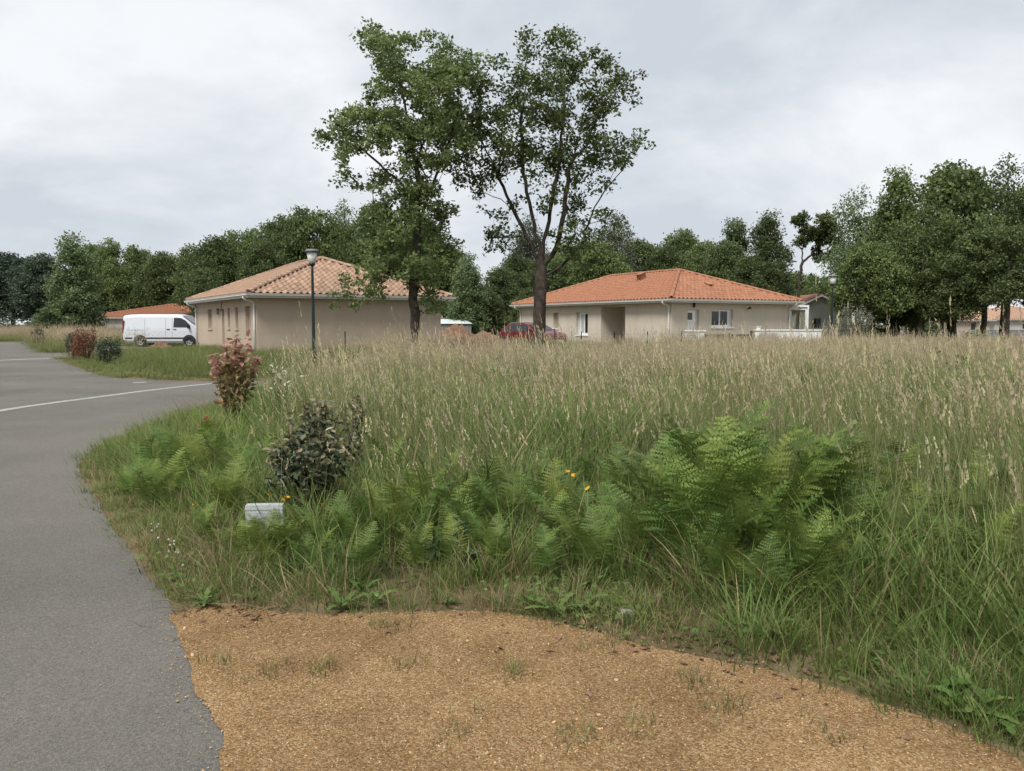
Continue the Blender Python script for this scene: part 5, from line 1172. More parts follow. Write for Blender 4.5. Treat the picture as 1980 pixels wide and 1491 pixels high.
def proto_tall(seed, nst=24, nbl=34, h0=0.75, h1=1.12, green=0.0, foot=0.17, heads=0.8, hl=1.0):
    rg = np.random.default_rng(seed); vb = VB(); az0 = math.pi + rg.normal() * 0.5
    for _ in range(nst):
        b = np.array([*(rg.normal(size=2) * foot), 0]); h = rg.uniform(h0, h1) * (1.18 if rg.uniform() < 0.12 else 1.0); g = min(1, max(0, green + rg.normal() * 0.2))
        c1 = mixc(STRAW1, (0.22, 0.25, 0.10), g); az = az0 + rg.normal() * 0.9
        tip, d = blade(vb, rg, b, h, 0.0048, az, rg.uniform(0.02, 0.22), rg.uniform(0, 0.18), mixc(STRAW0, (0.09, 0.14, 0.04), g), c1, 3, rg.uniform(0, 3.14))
        hc = mixc(mixc((0.49, 0.41, 0.28), (0.41, 0.32, 0.25), rg.uniform(0, 1)), (0.30, 0.32, 0.15), g * 0.6)
        rg.uniform() < heads and seed_head(vb, rg, tip, d + np.array([math.cos(az), math.sin(az), -0.2]) * 0.02, rg.uniform(0.08, 0.17) * hl, hc, rg.uniform(0.0, 0.5))
    for _ in range(nbl):
        b = np.array([*(rg.normal(size=2) * foot * 1.1), 0]); k = rg.uniform(0, 1)
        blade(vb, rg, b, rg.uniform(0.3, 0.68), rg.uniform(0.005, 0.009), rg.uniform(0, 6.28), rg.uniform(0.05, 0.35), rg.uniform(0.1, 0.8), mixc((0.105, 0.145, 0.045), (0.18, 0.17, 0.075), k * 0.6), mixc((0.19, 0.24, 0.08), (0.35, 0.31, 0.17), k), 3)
    return vb.mesh('meadow_tuft', M['grass'])
def proto_lush(seed, n=60, h0=0.22, h1=0.5, w=0.0085, foot=0.11, c=((0.095, 0.15, 0.035), (0.20, 0.275, 0.08)), dry=0.08):
    rg = np.random.default_rng(seed); vb = VB()
    for _ in range(n):
        b = np.array([*(rg.normal(size=2) * foot), 0]); az = math.atan2(b[1], b[0]) + rg.normal() * 0.8; k = rg.uniform(0.75, 1.25)
        c0, c1 = c if rg.uniform() > dry else ((0.18, 0.14, 0.07), (0.38, 0.3, 0.17))
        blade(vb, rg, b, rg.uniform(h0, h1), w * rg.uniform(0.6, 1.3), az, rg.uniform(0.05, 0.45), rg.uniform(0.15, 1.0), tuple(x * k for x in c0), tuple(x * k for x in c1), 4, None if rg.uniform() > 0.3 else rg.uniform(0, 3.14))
    return vb.mesh('green_tuft', M['grass'])
def proto_weed(seed, n=46, c=((0.09, 0.15, 0.035), (0.17, 0.25, 0.07))):
    rg = np.random.default_rng(seed); vb = VB()
    for _ in range(n):
        b = np.array([*(rg.normal(size=2) * 0.10), rg.uniform(0.01, 0.06)]); a = rg.uniform(0, 6.28); d = np.array([math.cos(a), math.sin(a), rg.uniform(-0.1, 0.5)]); s = np.array([-math.sin(a), math.cos(a), rg.uniform(-0.2, 0.2)])
        L = rg.uniform(0.012, 0.034); k = rg.uniform(0.7, 1.3); vb.quad(b, b + d * L * 0.6 + s * L * 0.4, b + d * L * 1.2, b + d * L * 0.6 - s * L * 0.4, mixc(*c, rg.uniform(0, 1)))
    return vb.mesh('low_weed', M['grass'])
def scatter(name, meshes, pts, rot, scl, idx, label):
    col = bpy.data.collections.new(name + '_kinds')
    for k, me in enumerate(meshes): col.objects.link(bpy.data.objects.new('%s_kind_%02d' % (name, k), me))
    me = bpy.data.meshes.new(name); n = len(pts); me.vertices.add(n); me.vertices.foreach_set('co', np.ascontiguousarray(pts, np.float32).ravel())
    a = me.attributes.new('rot', 'FLOAT_VECTOR', 'POINT'); a.data.foreach_set('vector', np.ascontiguousarray(rot, np.float32).ravel())
    a = me.attributes.new('scl', 'FLOAT_VECTOR', 'POINT'); a.data.foreach_set('vector', np.ascontiguousarray(scl, np.float32).ravel())
    a = me.attributes.new('idx', 'INT', 'POINT'); a.data.foreach_set('value', np.ascontiguousarray(idx, np.int32))
    o = link(name, me); ng = bpy.data.node_groups.new(name, 'GeometryNodeTree')
    ng.interface.new_socket('Geometry', in_out='INPUT', socket_type='NodeSocketGeometry'); ng.interface.new_socket('Geometry', in_out='OUTPUT', socket_type='NodeSocketGeometry')
    N, L = ng.nodes, ng.links; gi = N.new('NodeGroupInput'); go = N.new('NodeGroupOutput'); ip = N.new('GeometryNodeInstanceOnPoints'); ci = N.new('GeometryNodeCollectionInfo')
    ci.inputs['Collection'].default_value = col; ci.inputs['Separate Children'].default_value = True; ci.inputs['Reset Children'].default_value = True
    def attr(nm, ty):
        q = N.new('GeometryNodeInputNamedAttribute'); q.data_type = ty; q.inputs['Name'].default_value = nm; return q.outputs['Attribute']
    e2r = N.new('FunctionNodeEulerToRotation'); L.new(attr('rot', 'FLOAT_VECTOR'), e2r.inputs[0])
    L.new(gi.outputs[0], ip.inputs['Points']); L.new(ci.outputs[0], ip.inputs['Instance']); ip.inputs['Pick Instance'].default_value = True
    L.new(attr('idx', 'INT'), ip.inputs['Instance Index']); L.new(e2r.outputs[0], ip.inputs['Rotation']); L.new(attr('scl', 'FLOAT_VECTOR'), ip.inputs['Scale'])
    L.new(ip.outputs[0], go.inputs[0]); md = o.modifiers.new('scatter', 'NODES'); md.node_group = ng
    return tag(o, label, None, None, 'stuff')
EDGE = [p for p in road_edge if p.y > gp(345, 1190).y - 0.05 and p.y > 1] + []
EDGE_ALL = [(p.x, p.y) for p in reversed([p for p in road_edge if p.y >= gp(345, 1190).y - 0.01])] + [(p.x, p.y) for p in gravel_top]
ROADP = [(p.x, p.y) for p in ROAD]; GRAVP = [(p.x, p.y) for p in GRAVEL]
def fp(h, k=0.35): return [tuple((h.Mw @ Vector(c))[:2]) for c in ((k, k, 0), (h.W - k, k, 0), (h.W - k, h.L - k, 0), (k, h.L - k, 0))]
FOOT = [fp(h1), fp(h2)]
def sample(x0, x1, y0, y1, dens, view=True, seed=0):
    rg = np.random.default_rng(seed); n = int((x1 - x0) * (y1 - y0) * dens); p = np.column_stack([rg.uniform(x0, x1, n), rg.uniform(y0, y1, n)])
    if view: p = p[np.abs(p[:, 0]) < 0.67 * p[:, 1] + 2.2]
    bad = pip(p, ROADP) | pip(p, GRAVP)
    for f in FOOT: bad |= pip(p, f)
    return p[~bad]
def place(name, meshes, p, s, label, seed, tilt=0.12, sz=None):
    rg = np.random.default_rng(seed); n = len(p); z = np.array([ground_z(a, b) for a, b in p]) if p[:, 1].max() > 60 else np.zeros(n)
    rot = np.column_stack([rg.normal(size=n) * tilt, rg.normal(size=n) * tilt, rg.uniform(-0.7, 0.7, n) if name.startswith('tall') else rg.uniform(0, 6.28, n)])
    sc = np.column_stack([s, s, s if sz is None else sz]); return scatter(name, meshes, np.column_stack([p, z]), rot, sc, rg.integers(0, len(meshes), n), label)
rgs = np.random.default_rng(99)
MEADOW = [tuple(q) for q in [(EDGE_ALL[0][0], EDGE_ALL[0][1])]]
def meadow_mask(p): return ((p[:, 0] > -6.6 + 0.0 * p[:, 1]) | (p[:, 1] < 17.5)) & ~((p[:, 0] < -4.0) & (p[:, 1] > 16.8) & (p[:, 1] < 20.5))
# tall flowering grass
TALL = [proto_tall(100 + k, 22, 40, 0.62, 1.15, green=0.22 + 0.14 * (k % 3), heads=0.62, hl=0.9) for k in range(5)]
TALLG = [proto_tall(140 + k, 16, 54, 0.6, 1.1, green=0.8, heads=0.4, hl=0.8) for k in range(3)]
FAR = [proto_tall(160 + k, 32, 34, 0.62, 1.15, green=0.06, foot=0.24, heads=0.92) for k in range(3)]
p = np.concatenate([sample(-8, 12, 3.5, 9, 15, seed=1), sample(-10, 16, 9, 16, 11, seed=2), sample(-14, 30, 16, 41, 6.5, seed=3)])
p = p[meadow_mask(p)]; s = dist_line(p, EDGE_ALL); nz = vnoise(p, 0.35, 3.3); nz2 = vnoise(p, 1.1, 8.3)
left = p[:, 0] < -2.4
thr = np.where(left & (p[:, 1] < 13), 1.9, 1.38) + nz2 * 0.8
keep = (s > thr) & ~((p[:, 1] > 34.2) & (p[:, 0] < 8) & (p[:, 0] > -1.5)) 
keep &= ~((p[:, 0] < -4.5) & (p[:, 1] > 20) & (rgs.uniform(size=len(p)) < 0.65))
# fern hollow on the right keeps fewer stalks
fern_c = np.array(gp(1450, 1010)[:2]); keep &= ~((np.linalg.norm((p - fern_c) * np.array([0.75, 1.0]), axis=1) < 1.1) & (rgs.uniform(size=len(p)) < 0.85))
keep &= (vnoise(p, 0.7, 12.2) > -0.38) | (rgs.uniform(size=len(p)) < 0.3)
for (cx, cy, r_) in [(*gp(600, 975)[:2], 0.85), (*gp(580, 1010)[:2], 0.5), (*gp(640, 1000)[:2], 0.5), (*gp(458, 830)[:2], 0.9), (*gp(470, 870)[:2], 0.7), (*gp(1830, 775)[:2], 1.6), (*gp(1740, 785)[:2], 1.2), (*gp(1560, 785)[:2], 0.8)]:
    keep &= (np.hypot(p[:, 0] - cx, p[:, 1] - cy) > r_)
p = p[keep]; nz = nz[keep]; s = s[keep]
ramp = np.where(p[:, 0] < -2.0 - 0.0 * s, np.clip(0.7 + 0.16 * (s - 1.5), 0.68, 1.06), np.clip(0.95 + 0.07 * (s - 1.5), 0.9, 1.08)) * (1 + 0.36 * vnoise(p, 0.55, 6.6)) * np.where(rgs.uniform(size=len(p)) < 0.05, 1.3, 1.0) * np.where(p[:, 1] > 27, 0.78, 1.0)
ramp = np.minimum(ramp, np.where(p[:, 1] > 20, 0.92, 1.22)); ramp = np.where((p[:, 1] > 20) & (p[:, 0] > -4) & (p[:, 0] < 4), np.minimum(ramp, 0.8), ramp)
far = p[:, 1] > 15; greeny = (nz > 0.10) & (rgs.uniform(size=len(p)) < 0.75) | ((~far) & (s < 4.0) & (rgs.uniform(size=len(p)) < 0.6)) | (rgs.uniform(size=len(p)) < 0.15)
greeny |= (p[:, 0] > 3.2) & (p[:, 1] < 18) & (p[:, 1] > 7.5) & (nz > -0.25) & (rgs.uniform(size=len(p)) < 0.62)
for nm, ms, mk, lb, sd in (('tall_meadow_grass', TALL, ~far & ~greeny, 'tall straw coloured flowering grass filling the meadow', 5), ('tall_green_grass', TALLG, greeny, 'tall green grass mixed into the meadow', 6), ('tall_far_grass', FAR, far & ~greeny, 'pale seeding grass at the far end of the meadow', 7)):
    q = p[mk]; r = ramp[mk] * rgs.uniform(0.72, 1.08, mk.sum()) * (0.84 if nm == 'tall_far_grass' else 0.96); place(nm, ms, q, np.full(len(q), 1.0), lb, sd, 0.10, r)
# broad green clumps growing through the meadow
p = np.concatenate([sample(-6, 14, 5, 16, 9, seed=51), sample(-6, 26, 16, 33, 4, seed=52)]); p = p[meadow_mask(p)]; s = dist_line(p, EDGE_ALL); nz = vnoise(p, 0.3, 21.5) + 0.45 * vnoise(p, 1.0, 2.2)
kk = (s > 1.5) & ~(np.linalg.norm((p - np.array(gp(1450, 1010)[:2])) * np.array([0.75, 1.0]), axis=1) < 1.25) & (nz > 0.20 - 0.16 * ((p[:, 0] > 2.5) & (p[:, 1] < 20))); q = p[kk]
place('meadow_green_clumps', [proto_lush(210 + k, 46, 0.4, 0.92, 0.013, 0.2, ((0.075, 0.125, 0.03), (0.17, 0.24, 0.065)), 0.06) for k in range(3)] + [proto_lush(215, 40, 0.35, 0.8, 0.02, 0.2, ((0.06, 0.115, 0.03), (0.13, 0.205, 0.055)), 0.04)], q, rgs.uniform(0.8, 1.15, len(q)), 'broad leaved green clumps growing through the meadow grass', 53, 0.12)
# lush green grass along the edges
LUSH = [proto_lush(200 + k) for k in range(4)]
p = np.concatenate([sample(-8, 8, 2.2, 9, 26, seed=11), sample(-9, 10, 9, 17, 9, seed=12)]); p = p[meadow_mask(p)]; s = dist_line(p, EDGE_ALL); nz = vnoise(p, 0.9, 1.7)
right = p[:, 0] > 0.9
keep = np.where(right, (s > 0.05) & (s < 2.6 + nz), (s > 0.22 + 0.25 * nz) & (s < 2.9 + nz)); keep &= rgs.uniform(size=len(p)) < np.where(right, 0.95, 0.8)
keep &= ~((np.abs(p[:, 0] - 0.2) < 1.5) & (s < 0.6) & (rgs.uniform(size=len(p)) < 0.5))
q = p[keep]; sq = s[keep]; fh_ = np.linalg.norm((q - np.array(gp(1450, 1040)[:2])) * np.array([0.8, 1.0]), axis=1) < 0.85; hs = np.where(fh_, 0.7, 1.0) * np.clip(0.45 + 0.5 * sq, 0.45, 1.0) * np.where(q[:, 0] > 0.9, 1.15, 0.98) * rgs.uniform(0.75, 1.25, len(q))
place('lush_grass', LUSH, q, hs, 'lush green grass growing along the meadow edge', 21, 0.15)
# short grass, thatch and low weeds right at the edges
SHORT = [proto_lush(220 + k, 44, 0.05, 0.17, 0.0055, 0.085, ((0.10, 0.15, 0.04), (0.20, 0.26, 0.075)), 0.12) for k in range(3)]
DRY = [proto_lush(240 + k, 46, 0.08, 0.26, 0.004, 0.10, ((0.22, 0.175, 0.09), (0.42, 0.34, 0.20)), 0.3) for k in range(3)]
WEED = [proto_weed(260 + k) for k in range(3)]
p = sample(-8, 7, 2.0, 17, 55, seed=31); s = dist_line(p, EDGE_ALL); nz = vnoise(p, 1.5, 4.4)
k1 = (s < 1.7) & (s > 0.01 + 0.06 * nz) & (rgs.uniform(size=len(p)) < np.clip(0.55 + s * 1.0, 0, 0.92)); q = p[k1]
place('short_grass', SHORT, q, rgs.uniform(0.6, 1.25, len(q)) * np.clip(0.5 + s[k1] * 1.0, 0.5, 1.15), 'short green grass at the edge of road and gravel', 32, 0.15)
pe = np.concatenate([sample(-3, 5, 1.6, 5, 130, seed=35), sample(-8, 0, 5, 13, 75, seed=36)]); se = dist_line(pe, EDGE_ALL); pe = pe[(se < 0.6) & (rgs.uniform(size=len(pe)) < 0.75)]
place('edge_grass', SHORT + SHORT + DRY[:1], pe, rgs.uniform(0.35, 0.9, len(pe)), 'short mixed green and dry grass fringing the gravel', 36, 0.2)
k2 = (s < 1.9) & (s > 0.02) & ((nz > 0.12) | ((np.abs(p[:, 0]) < 1.9) & (s < 1.0) & (rgs.uniform(size=len(p)) < 0.3))) & (rgs.uniform(size=len(p)) < 0.13); q = p[k2]
place('dry_grass', DRY, q, rgs.uniform(0.6, 1.3, len(q)), 'dry tan grass tangled between the green tufts', 33, 0.3)
k3 = (s < 0.95) & (s > 0.13) & (nz < 0.0) & (rgs.uniform(size=len(p)) < 0.24); q = p[k3]
place('low_weeds', WEED, q, rgs.uniform(0.7, 1.4, len(q)), 'low broad leaved weeds along the gravel edge', 34, 0.1)
# dead brown thatch where the photo shows it
def spot(px, py, r, n, sd):
    c = gp(px, py); rr = np.random.default_rng(sd); return np.array([c.x, c.y]) + rr.normal(size=(n, 2)) * r
q = np.concatenate([spot(1345, 1165, 0.07, 6, 1), spot(990, 1100, 0.10, 3, 2), spot(400, 800, 0.3, 8, 5)])
place('dead_thatch', [proto_lush(280 + k, 40, 0.12, 0.34, 0.004, 0.08, ((0.22, 0.15, 0.085), (0.42, 0.31, 0.19)), 0.2) for k in range(2)], q, rgs.uniform(0.8, 1.25, len(q)), 'dead tan stalks matted between the ferns', 35, 0.35)
# mown verges across the road and round the beige house
VERGE = [proto_lush(300 + k, 60, 0.16, 0.42, 0.009, 0.2, ((0.095, 0.135, 0.038), (0.20, 0.25, 0.08)), 0.1) for k in range(3)]
p = sample(-30, -1, 18.5, 58, 7, seed=41); p = p[~((p[:, 0] > -6.6) & (p[:, 1] < 34.5))]; s = dist_line(p, ROADP + ROADP[:1]); q = p[s > 0.1]; sq = s[s > 0.1]
place('verge_grass', VERGE, q, np.full(len(q), 1.0), 'green grass of the verge before the beige house and van', 42, 0.1, np.clip(0.3 + sq * 0.35, 0.3, 1.25) * rgs.uniform(0.7, 1.2, len(q)))
p = sample(-62, -18, 34, 100, 2.4, seed=43); far_v = dist_line(p, [tuple(v[:2]) for v in (gp(84, 682), gp(66, 671), gp(50, 661), gp(0, 660.5), Vector((-70, 64, 0)))]); p = p[(p[:, 0] < -0.42 * p[:, 1] - 1.5) | (p[:, 1] > 54)]
place('far_verge_grass', VERGE + FAR, p, np.full(len(p), 1.7), 'rough pale grass beyond the road bend', 44, 0.1, rgs.uniform(0.7, 1.1, len(p)))
p = sample(-1, 34, 34.5, 60, 3, seed=45); p = p[(p[:, 0] < 6.5) | (p[:, 1] > 44)]
place('yard_grass', VERGE, p, np.full(len(p), 1.5), 'green grass of the yards round the cream house', 46, 0.1, rgs.uniform(0.4, 1.0, len(p)))
# pebbles on the gravel and along the asphalt edge
def pebble(seed):
    bm = bmesh.new(); bmesh.ops.create_icosphere(bm, subdivisions=1, radius=1.0); rr = random.Random(seed)
    for v in bm.verts: v.co = Vector((v.co.x * rr.uniform(0.75, 1.2), v.co.y * rr.uniform(0.6, 1.1), v.co.z * rr.uniform(0.45, 0.7)))
    me = bpy.data.meshes.new('pebble'); bm.to_mesh(me); bm.free(); me.materials.append(M['pebble']); return me
rp = np.random.default_rng(77); n = 46000; pp_ = np.column_stack([rp.uniform(-2.2, 3.4, n), rp.uniform(1.6, 4.4, n)]); pp_ = pp_[np.abs(pp_[:, 0]) < 0.68 * pp_[:, 1] + 0.4]
ing = pip(pp_, GRAVP); de = dist_line(pp_, [(v.x, v.y) for v in gshape] + [(gshape[0].x, gshape[0].y)]); pp_ = pp_[ing | ((de < 0.07) & (rp.uniform(size=len(pp_)) < 0.5)) | ((de < 0.16) & (rp.uniform(size=len(pp_)) < 0.12)) | ((de < 0.4) & (rp.uniform(size=len(pp_)) < 0.015))]
n = len(pp_); sc = 0.0014 + 0.0030 * rp.uniform(size=n) ** 2.5 + 0.006 * (rp.uniform(size=n) > 0.997); 
scatter('gravel_pebbles', [pebble(k) for k in range(5)], np.column_stack([pp_, np.full(n, 0.010)]), rp.uniform(-0.5, 0.5, (n, 3)) + np.column_stack([np.zeros(n), np.zeros(n), rp.uniform(0, 6.28, n)]), np.column_stack([sc * 1.2, sc, sc]), rp.integers(0, 5, n), 'small ochre pebbles of the gravel apron')
# leaf litter
lit = []
for k in range(3):
    vb = MB(); r_ = random.Random(k); vb.add([(-0.03, 0, 0.004), (-0.01, 0.014, 0.012), (0.012, 0.016, 0.006), (0.034, 0.003, 0.014), (0.01, -0.016, 0.009), (-0.012, -0.013, 0.004)], [(0, 1, 2, 3), (0, 3, 4, 5)]); lit.append(vb.mesh('dead_leaf', M['litter']))
q = np.concatenate([spot(1250, 1210, 0.22, 90, 11), spot(1420, 1262, 0.16, 45, 12), spot(860, 1160, 0.35, 30, 13), spot(470, 1185, 0.12, 40, 14), spot(1150, 1185, 0.3, 35, 15), spot(700, 1165, 0.25, 20, 16), spot(1600, 1310, 0.2, 25, 17)])
n = len(q); scatter('leaf_litter', lit, np.column_stack([q, np.full(n, 0.012)]), np.column_stack([rp.normal(size=n) * 0.3, rp.normal(size=n) * 0.3, rp.uniform(0, 6.28, n)]), np.column_stack([rp.uniform(0.3, 0.75, n)] * 3), rp.integers(0, 3, n), 'brown dead leaves lying along the gravel edge')
#SECTION-GRASS-END
# ================================================================== FERNS
def frond_mesh(seed, c0, c1, pairs=17, droop=0.0):
    """one bracken frond of unit height: bare stalk, arching rachis, paired pinnae cut into leaflets"""
    rg = np.random.default_rng(seed); vb = VB(); ph0, ph1 = rg.uniform(0.10, 0.25), rg.uniform(0.9, 1.35) + droop; pts = []; p = np.zeros(3); n = 34; tg = []
    for i in range(n + 1):
        t = i / n; ph = ph0 + (ph1 - ph0) * max(0, (t - 0.28) / 0.72) ** 1.4; d = np.array([math.sin(ph), 0, math.cos(ph)]); pts.append(p.copy()); tg.append(d); p = p + d * 1.15 / n
    y = np.array([0, 1.0, 0])
    for a, b in ((y, 0.010), (np.array([1.0, 0, 0]), 0.010)):
        vb.quadstrip([pts[i] for i in range(0, n + 1, 3)], [b * (1 - 0.85 * i / n) for i in range(0, n + 1, 3)], a, [mixc((0.16, 0.17, 0.06), c1, i / n) for i in range(0, n + 1, 3)])
    for k in range(pairs):
        t = 0.30 + 0.70 * (k / pairs) ** 0.92; i = min(n - 1, int(t * n)); q = pts[i] + (pts[i + 1] - pts[i]) * (t * n - i); T = tg[i]; Nn = np.cross(T, y); f = (1 - (t - 0.30) / 0.72)
        ln = 0.36 * f ** 0.85 * rg.uniform(0.88, 1.08) + 0.012
        for s in (1, -1):
            d = y * s * 0.93 + T * 0.38 - Nn * rg.uniform(-0.30, 0.12); d = d / np.linalg.norm(d); sd = np.cross(Nn, d); m = max(3, int(ln / 0.026)); col = mixc(c0, c1, rg.uniform(0, 1))
            for j in range(m):
                u = j / m; b = q + d * ln * u - np.array([0, 0, 0.14 * ln * u * u]); w = 0.026 * (1 - u * 0.8) * (0.45 + 0.55 * min(1, ln / 0.2)) + 0.004; st = ln / m
                for s2 in (1, -1):
                    tip = b + sd * s2 * w + d * st * 0.75; vb.quad(b - d * st * 0.10, b + sd * s2 * w * 0.55 - d * st * 0.02, tip, b + d * st * 0.62, col)
    return vb.mesh('frond', M['herb'])
FR = [frond_mesh(500 + k, (0.07, 0.125, 0.028), (0.15, 0.22, 0.055)) for k in range(4)] + [frond_mesh(520 + k, (0.115, 0.17, 0.034), (0.22, 0.28, 0.065)) for k in range(3)]
FRY = [frond_mesh(540, (0.30, 0.20, 0.03), (0.46, 0.30, 0.05))]
FERNS = [ # px of the middle, py of the top, py of the foot, kind of fronds
 (498, 1004, 1092), (548, 1008, 1095), (470, 1015, 1098), (525, 1012, 1104), (445, 905, 1020), (500, 1010, 1085), (400, 985, 1060), (330, 885, 985), (360, 830, 935), (300, 850, 925), (395, 845, 945), (250, 900, 970), (430, 850, 940), (470, 860, 960), (560, 1000, 1090), (300, 905, 985), (545, 850, 940), (420, 820, 900),
 (700, 1030, 1125), (800, 1010, 1120), (960, 1000, 1110), (1060, 1030, 1125), (1150, 1010, 1125), (1230, 960, 1110), (1290, 1010, 1130), (600, 1030, 1115), (880, 1020, 1105), (720, 965, 1070), (690, 1005, 1090), (780, 930, 1060), (815, 900, 1040), (880, 930, 1050), (930, 900, 1020), (960, 935, 1050), (900, 965, 1075), (850, 870, 980), (760, 850, 960), (650, 985, 1085),
 (1060, 910, 1040), (1100, 960, 1080), (1140, 930, 1050), (1030, 890, 1000), (1190, 880, 1000), (1120, 870, 970),
 (1290, 850, 1030), (1340, 880, 1090), (1400, 860, 1080), (1450, 900, 1110), (1510, 890, 1100), (1440, 980, 1150), (1500, 1000, 1160), (1590, 870, 1060), (1560, 930, 1100), (1380, 940, 1120), (1620, 920, 1080), (1480, 1085, 1195), (1400, 1040, 1170), (1560, 1030, 1180), (1340, 1000, 1140), (1300, 930, 1080), (1660, 970, 1110),
 (1850, 960, 1110), (1930, 910, 1060), (1880, 1010, 1170), (1950, 980, 1130), (1790, 940, 1080), (1720, 880, 1000), (1960, 870, 990), (870, 790, 880), (960, 800, 890), (1080, 800, 890), (700, 800, 890), (1230, 790, 890), (1680, 800, 880), (1780, 760, 840), (1850, 740, 820)]
rf = np.random.default_rng(61); NF = 0
FERNPOS = []
for k, (px, pt, pb) in enumerate(FERNS):
    b = gp(px, pb); h = max(0.25, at(px, pt, b.y).z) * (1.22 if 1250 < px < 1680 else 1.08)
    near_left = px < 600; grp = 'bracken ferns along the meadow edge'
    lab = 'bracken fern growing close in front of the utility box' if 460 < px < 560 and pb > 1085 else ('yellow green bracken fern at the bend of the road verge' if px < 410 else 'yellow green bracken fern beside the dark leathery shrub') if near_left else (('bracken fern between the utility box and the leafy willowherb' if px < 765 else 'bracken fern growing around the leafy willowherb' if px < 935 else 'bracken fern between the leafy willowherb and the dense fern clump') if px < 1250 else (('low bracken fern at the foot of the dense fern clump' if pb > 1125 else 'tall bracken fern in the dense clump in lush grass') if px < 1680 else 'bracken fern standing among the seeding grass'))
    t = thing('bracken_fern', lab, 'fern', (b.x, b.y, 0), 0, grp); FERNPOS.append((b.x, b.y))
    for j in range(int(rf.integers(4, 7)) + (2 if 1250 < px < 1680 else 0)):
        me = FR[int(rf.integers(4, 7))] if (near_left and rf.uniform() < 0.6) or rf.uniform() < 0.3 else FR[int(rf.integers(0, 4))]
        o = link('frond', me, t); sc = h * rf.uniform(0.85, 1.15); o.scale = (sc, sc, sc)
        o.rotation_euler = (rf.normal() * 0.10, rf.uniform(-0.15, 0.28), 6.28 * j / 5 + rf.uniform(-0.5, 0.5)); o.location = (rf.normal() * 0.03, rf.normal() * 0.03, 0)
b = gp(388, 905); t = thing('yellowed_fern', 'withering yellow fern frond beside the road verge', 'fern', (b.x, b.y, 0))
o = link('frond', FRY[0], t); o.scale = (0.3,) * 3; o.rotation_euler = (0, 0.2, 2.6)
# ================================================================== SHRUBS IN FRONT
def leaf_mesh6(name, m, L=1.0, asp=0.5, tint=0.5):
    w = asp * 0.5; V = np.array([(0, 0, 0), (L * 0.3, w * L, 0.06 * L), (L * 0.65, w * L * 0.9, 0.05 * L), (L, 0, -0.06 * L), (L * 0.65, -w * L * 0.9, 0.05 * L), (L * 0.3, -w * L, 0.06 * L)]); F = np.array([(0, 1, 2, 3), (0, 3, 4, 5)])
    return np_mesh(name, V, F, m, tint=np.full(6, tint))
def leafy_shrub(name, label, px, ytop, ybase, wpx, mats, nl, leaf, seed, nst=9, asp=0.5, lowcut=0.15, singles=None, flat=0.3, shape=1.0, newcut=0.8):
    """upright stems with leaves set along them; colour shifts towards new growth at the stem tips"""
    rg = np.random.default_rng(seed); b = gp(px, ybase); Y = b.y; h = at(px, ytop, Y).z; w = wpx * Y / FPX / 2
    t = thing(name, label, 'shrub', (b.x, b.y, 0)); mb = MB(); C = []; tt = []; tips = []
    for k in range(nst):
        a = rg.uniform(0, 6.28); rr = w * math.sqrt(rg.uniform(0.02, 1)); hh = h * (1 - 0.45 * (rr / w) ** 2 * shape) * rg.uniform(0.8, 1.0); e = np.array([rr * math.cos(a), rr * math.sin(a), hh]); m1 = e * np.array([0.45, 0.45, 0.5]) + rg.normal(size=3) * 0.03
        path = [np.array([0.04 * math.cos(a), 0.04 * math.sin(a), -0.03]), m1, e]; mb.tube(path, [0.011, 0.007, 0.0025], 5)
        tips.append(e)
        for i in range(max(3, nl // nst)):
            u = lowcut + (1 - lowcut) * rg.uniform() ** 0.8; p = (path[0] * (1 - u) ** 2 + 2 * u * (1 - u) * m1 * 1.0 + u * u * e); r_ = (0.42 * w * (1 - 0.55 * u) + leaf * 0.3); C.append(p + unit(rg.normal(size=3)) * r_ * rg.uniform(0.15, 1)); tt.append(u)
    mb.build('stem', M['stem'], t); C = np.array(C); tt = np.array(tt); C[:, 2] = np.maximum(C[:, 2], 0.04)
    new = tt > newcut
    for nm, mk, mm in (('foliage', ~new, mats[0]), ('new_growth', new, mats[1])):
        c = C[mk]; tint = np.clip(rg.uniform(0, 1, len(c)) * 0.8 + 0.1, 0, 1)
        if len(c): tag(link(nm, leaf_cloud(nm, c, rg.uniform(leaf * 0.7, leaf * 1.3, len(c)), mm, rg, tint, flat, asp, six=True), t), kind='stuff')
    if singles:
        lm = leaf_mesh6('leaf', singles[1], leaf * 1.35, 0.55)
        for k in range(singles[0]):
            e = tips[k % len(tips)]; o = link('leaf', lm, t); o.location = e + rg.normal(size=3) * np.array([0.06, 0.05, 0.05]); o.rotation_euler = (rg.uniform(-0.6, 0.6), rg.uniform(-1.3, 0.1), rg.uniform(0, 6.28))
    return t
LF['photinia'] = leafmat('photinia_leaves', (0.14, 0.11, 0.05), (0.30, 0.20, 0.10), 0.25, 0.4)
LF['photinia_new'] = leafmat('photinia_new_leaves', (0.36, 0.19, 0.13), (0.52, 0.31, 0.24), 0.35, 0.4)
LF['elae'] = leafmat('elaeagnus_leaves', (0.04, 0.056, 0.03), (0.135, 0.165, 0.095), 0.1, 0.38, spec=0.45)
LF['elae_new'] = leafmat('elaeagnus_new_leaves', (0.15, 0.13, 0.07), (0.31, 0.28, 0.17), 0.25, 0.45)
LF['cream'] = leafmat('cream_leaves', (0.50, 0.50, 0.36), (0.66, 0.66, 0.52), 0.25, 0.5)
LF['scarlet'] = leafmat('scarlet_leaves', (0.40, 0.06, 0.04), (0.58, 0.13, 0.08), 0.3, 0.45)
leafy_shrub('photinia_shrub', 'upright shrub with pink and coppery young leaves at the road verge', 458, 640, 835, 88, (LF['photinia'], LF['photinia_new']), 640, 0.09, 71, 13, 0.5, 0.3, (18, LF['photinia_new']), shape=0.35)
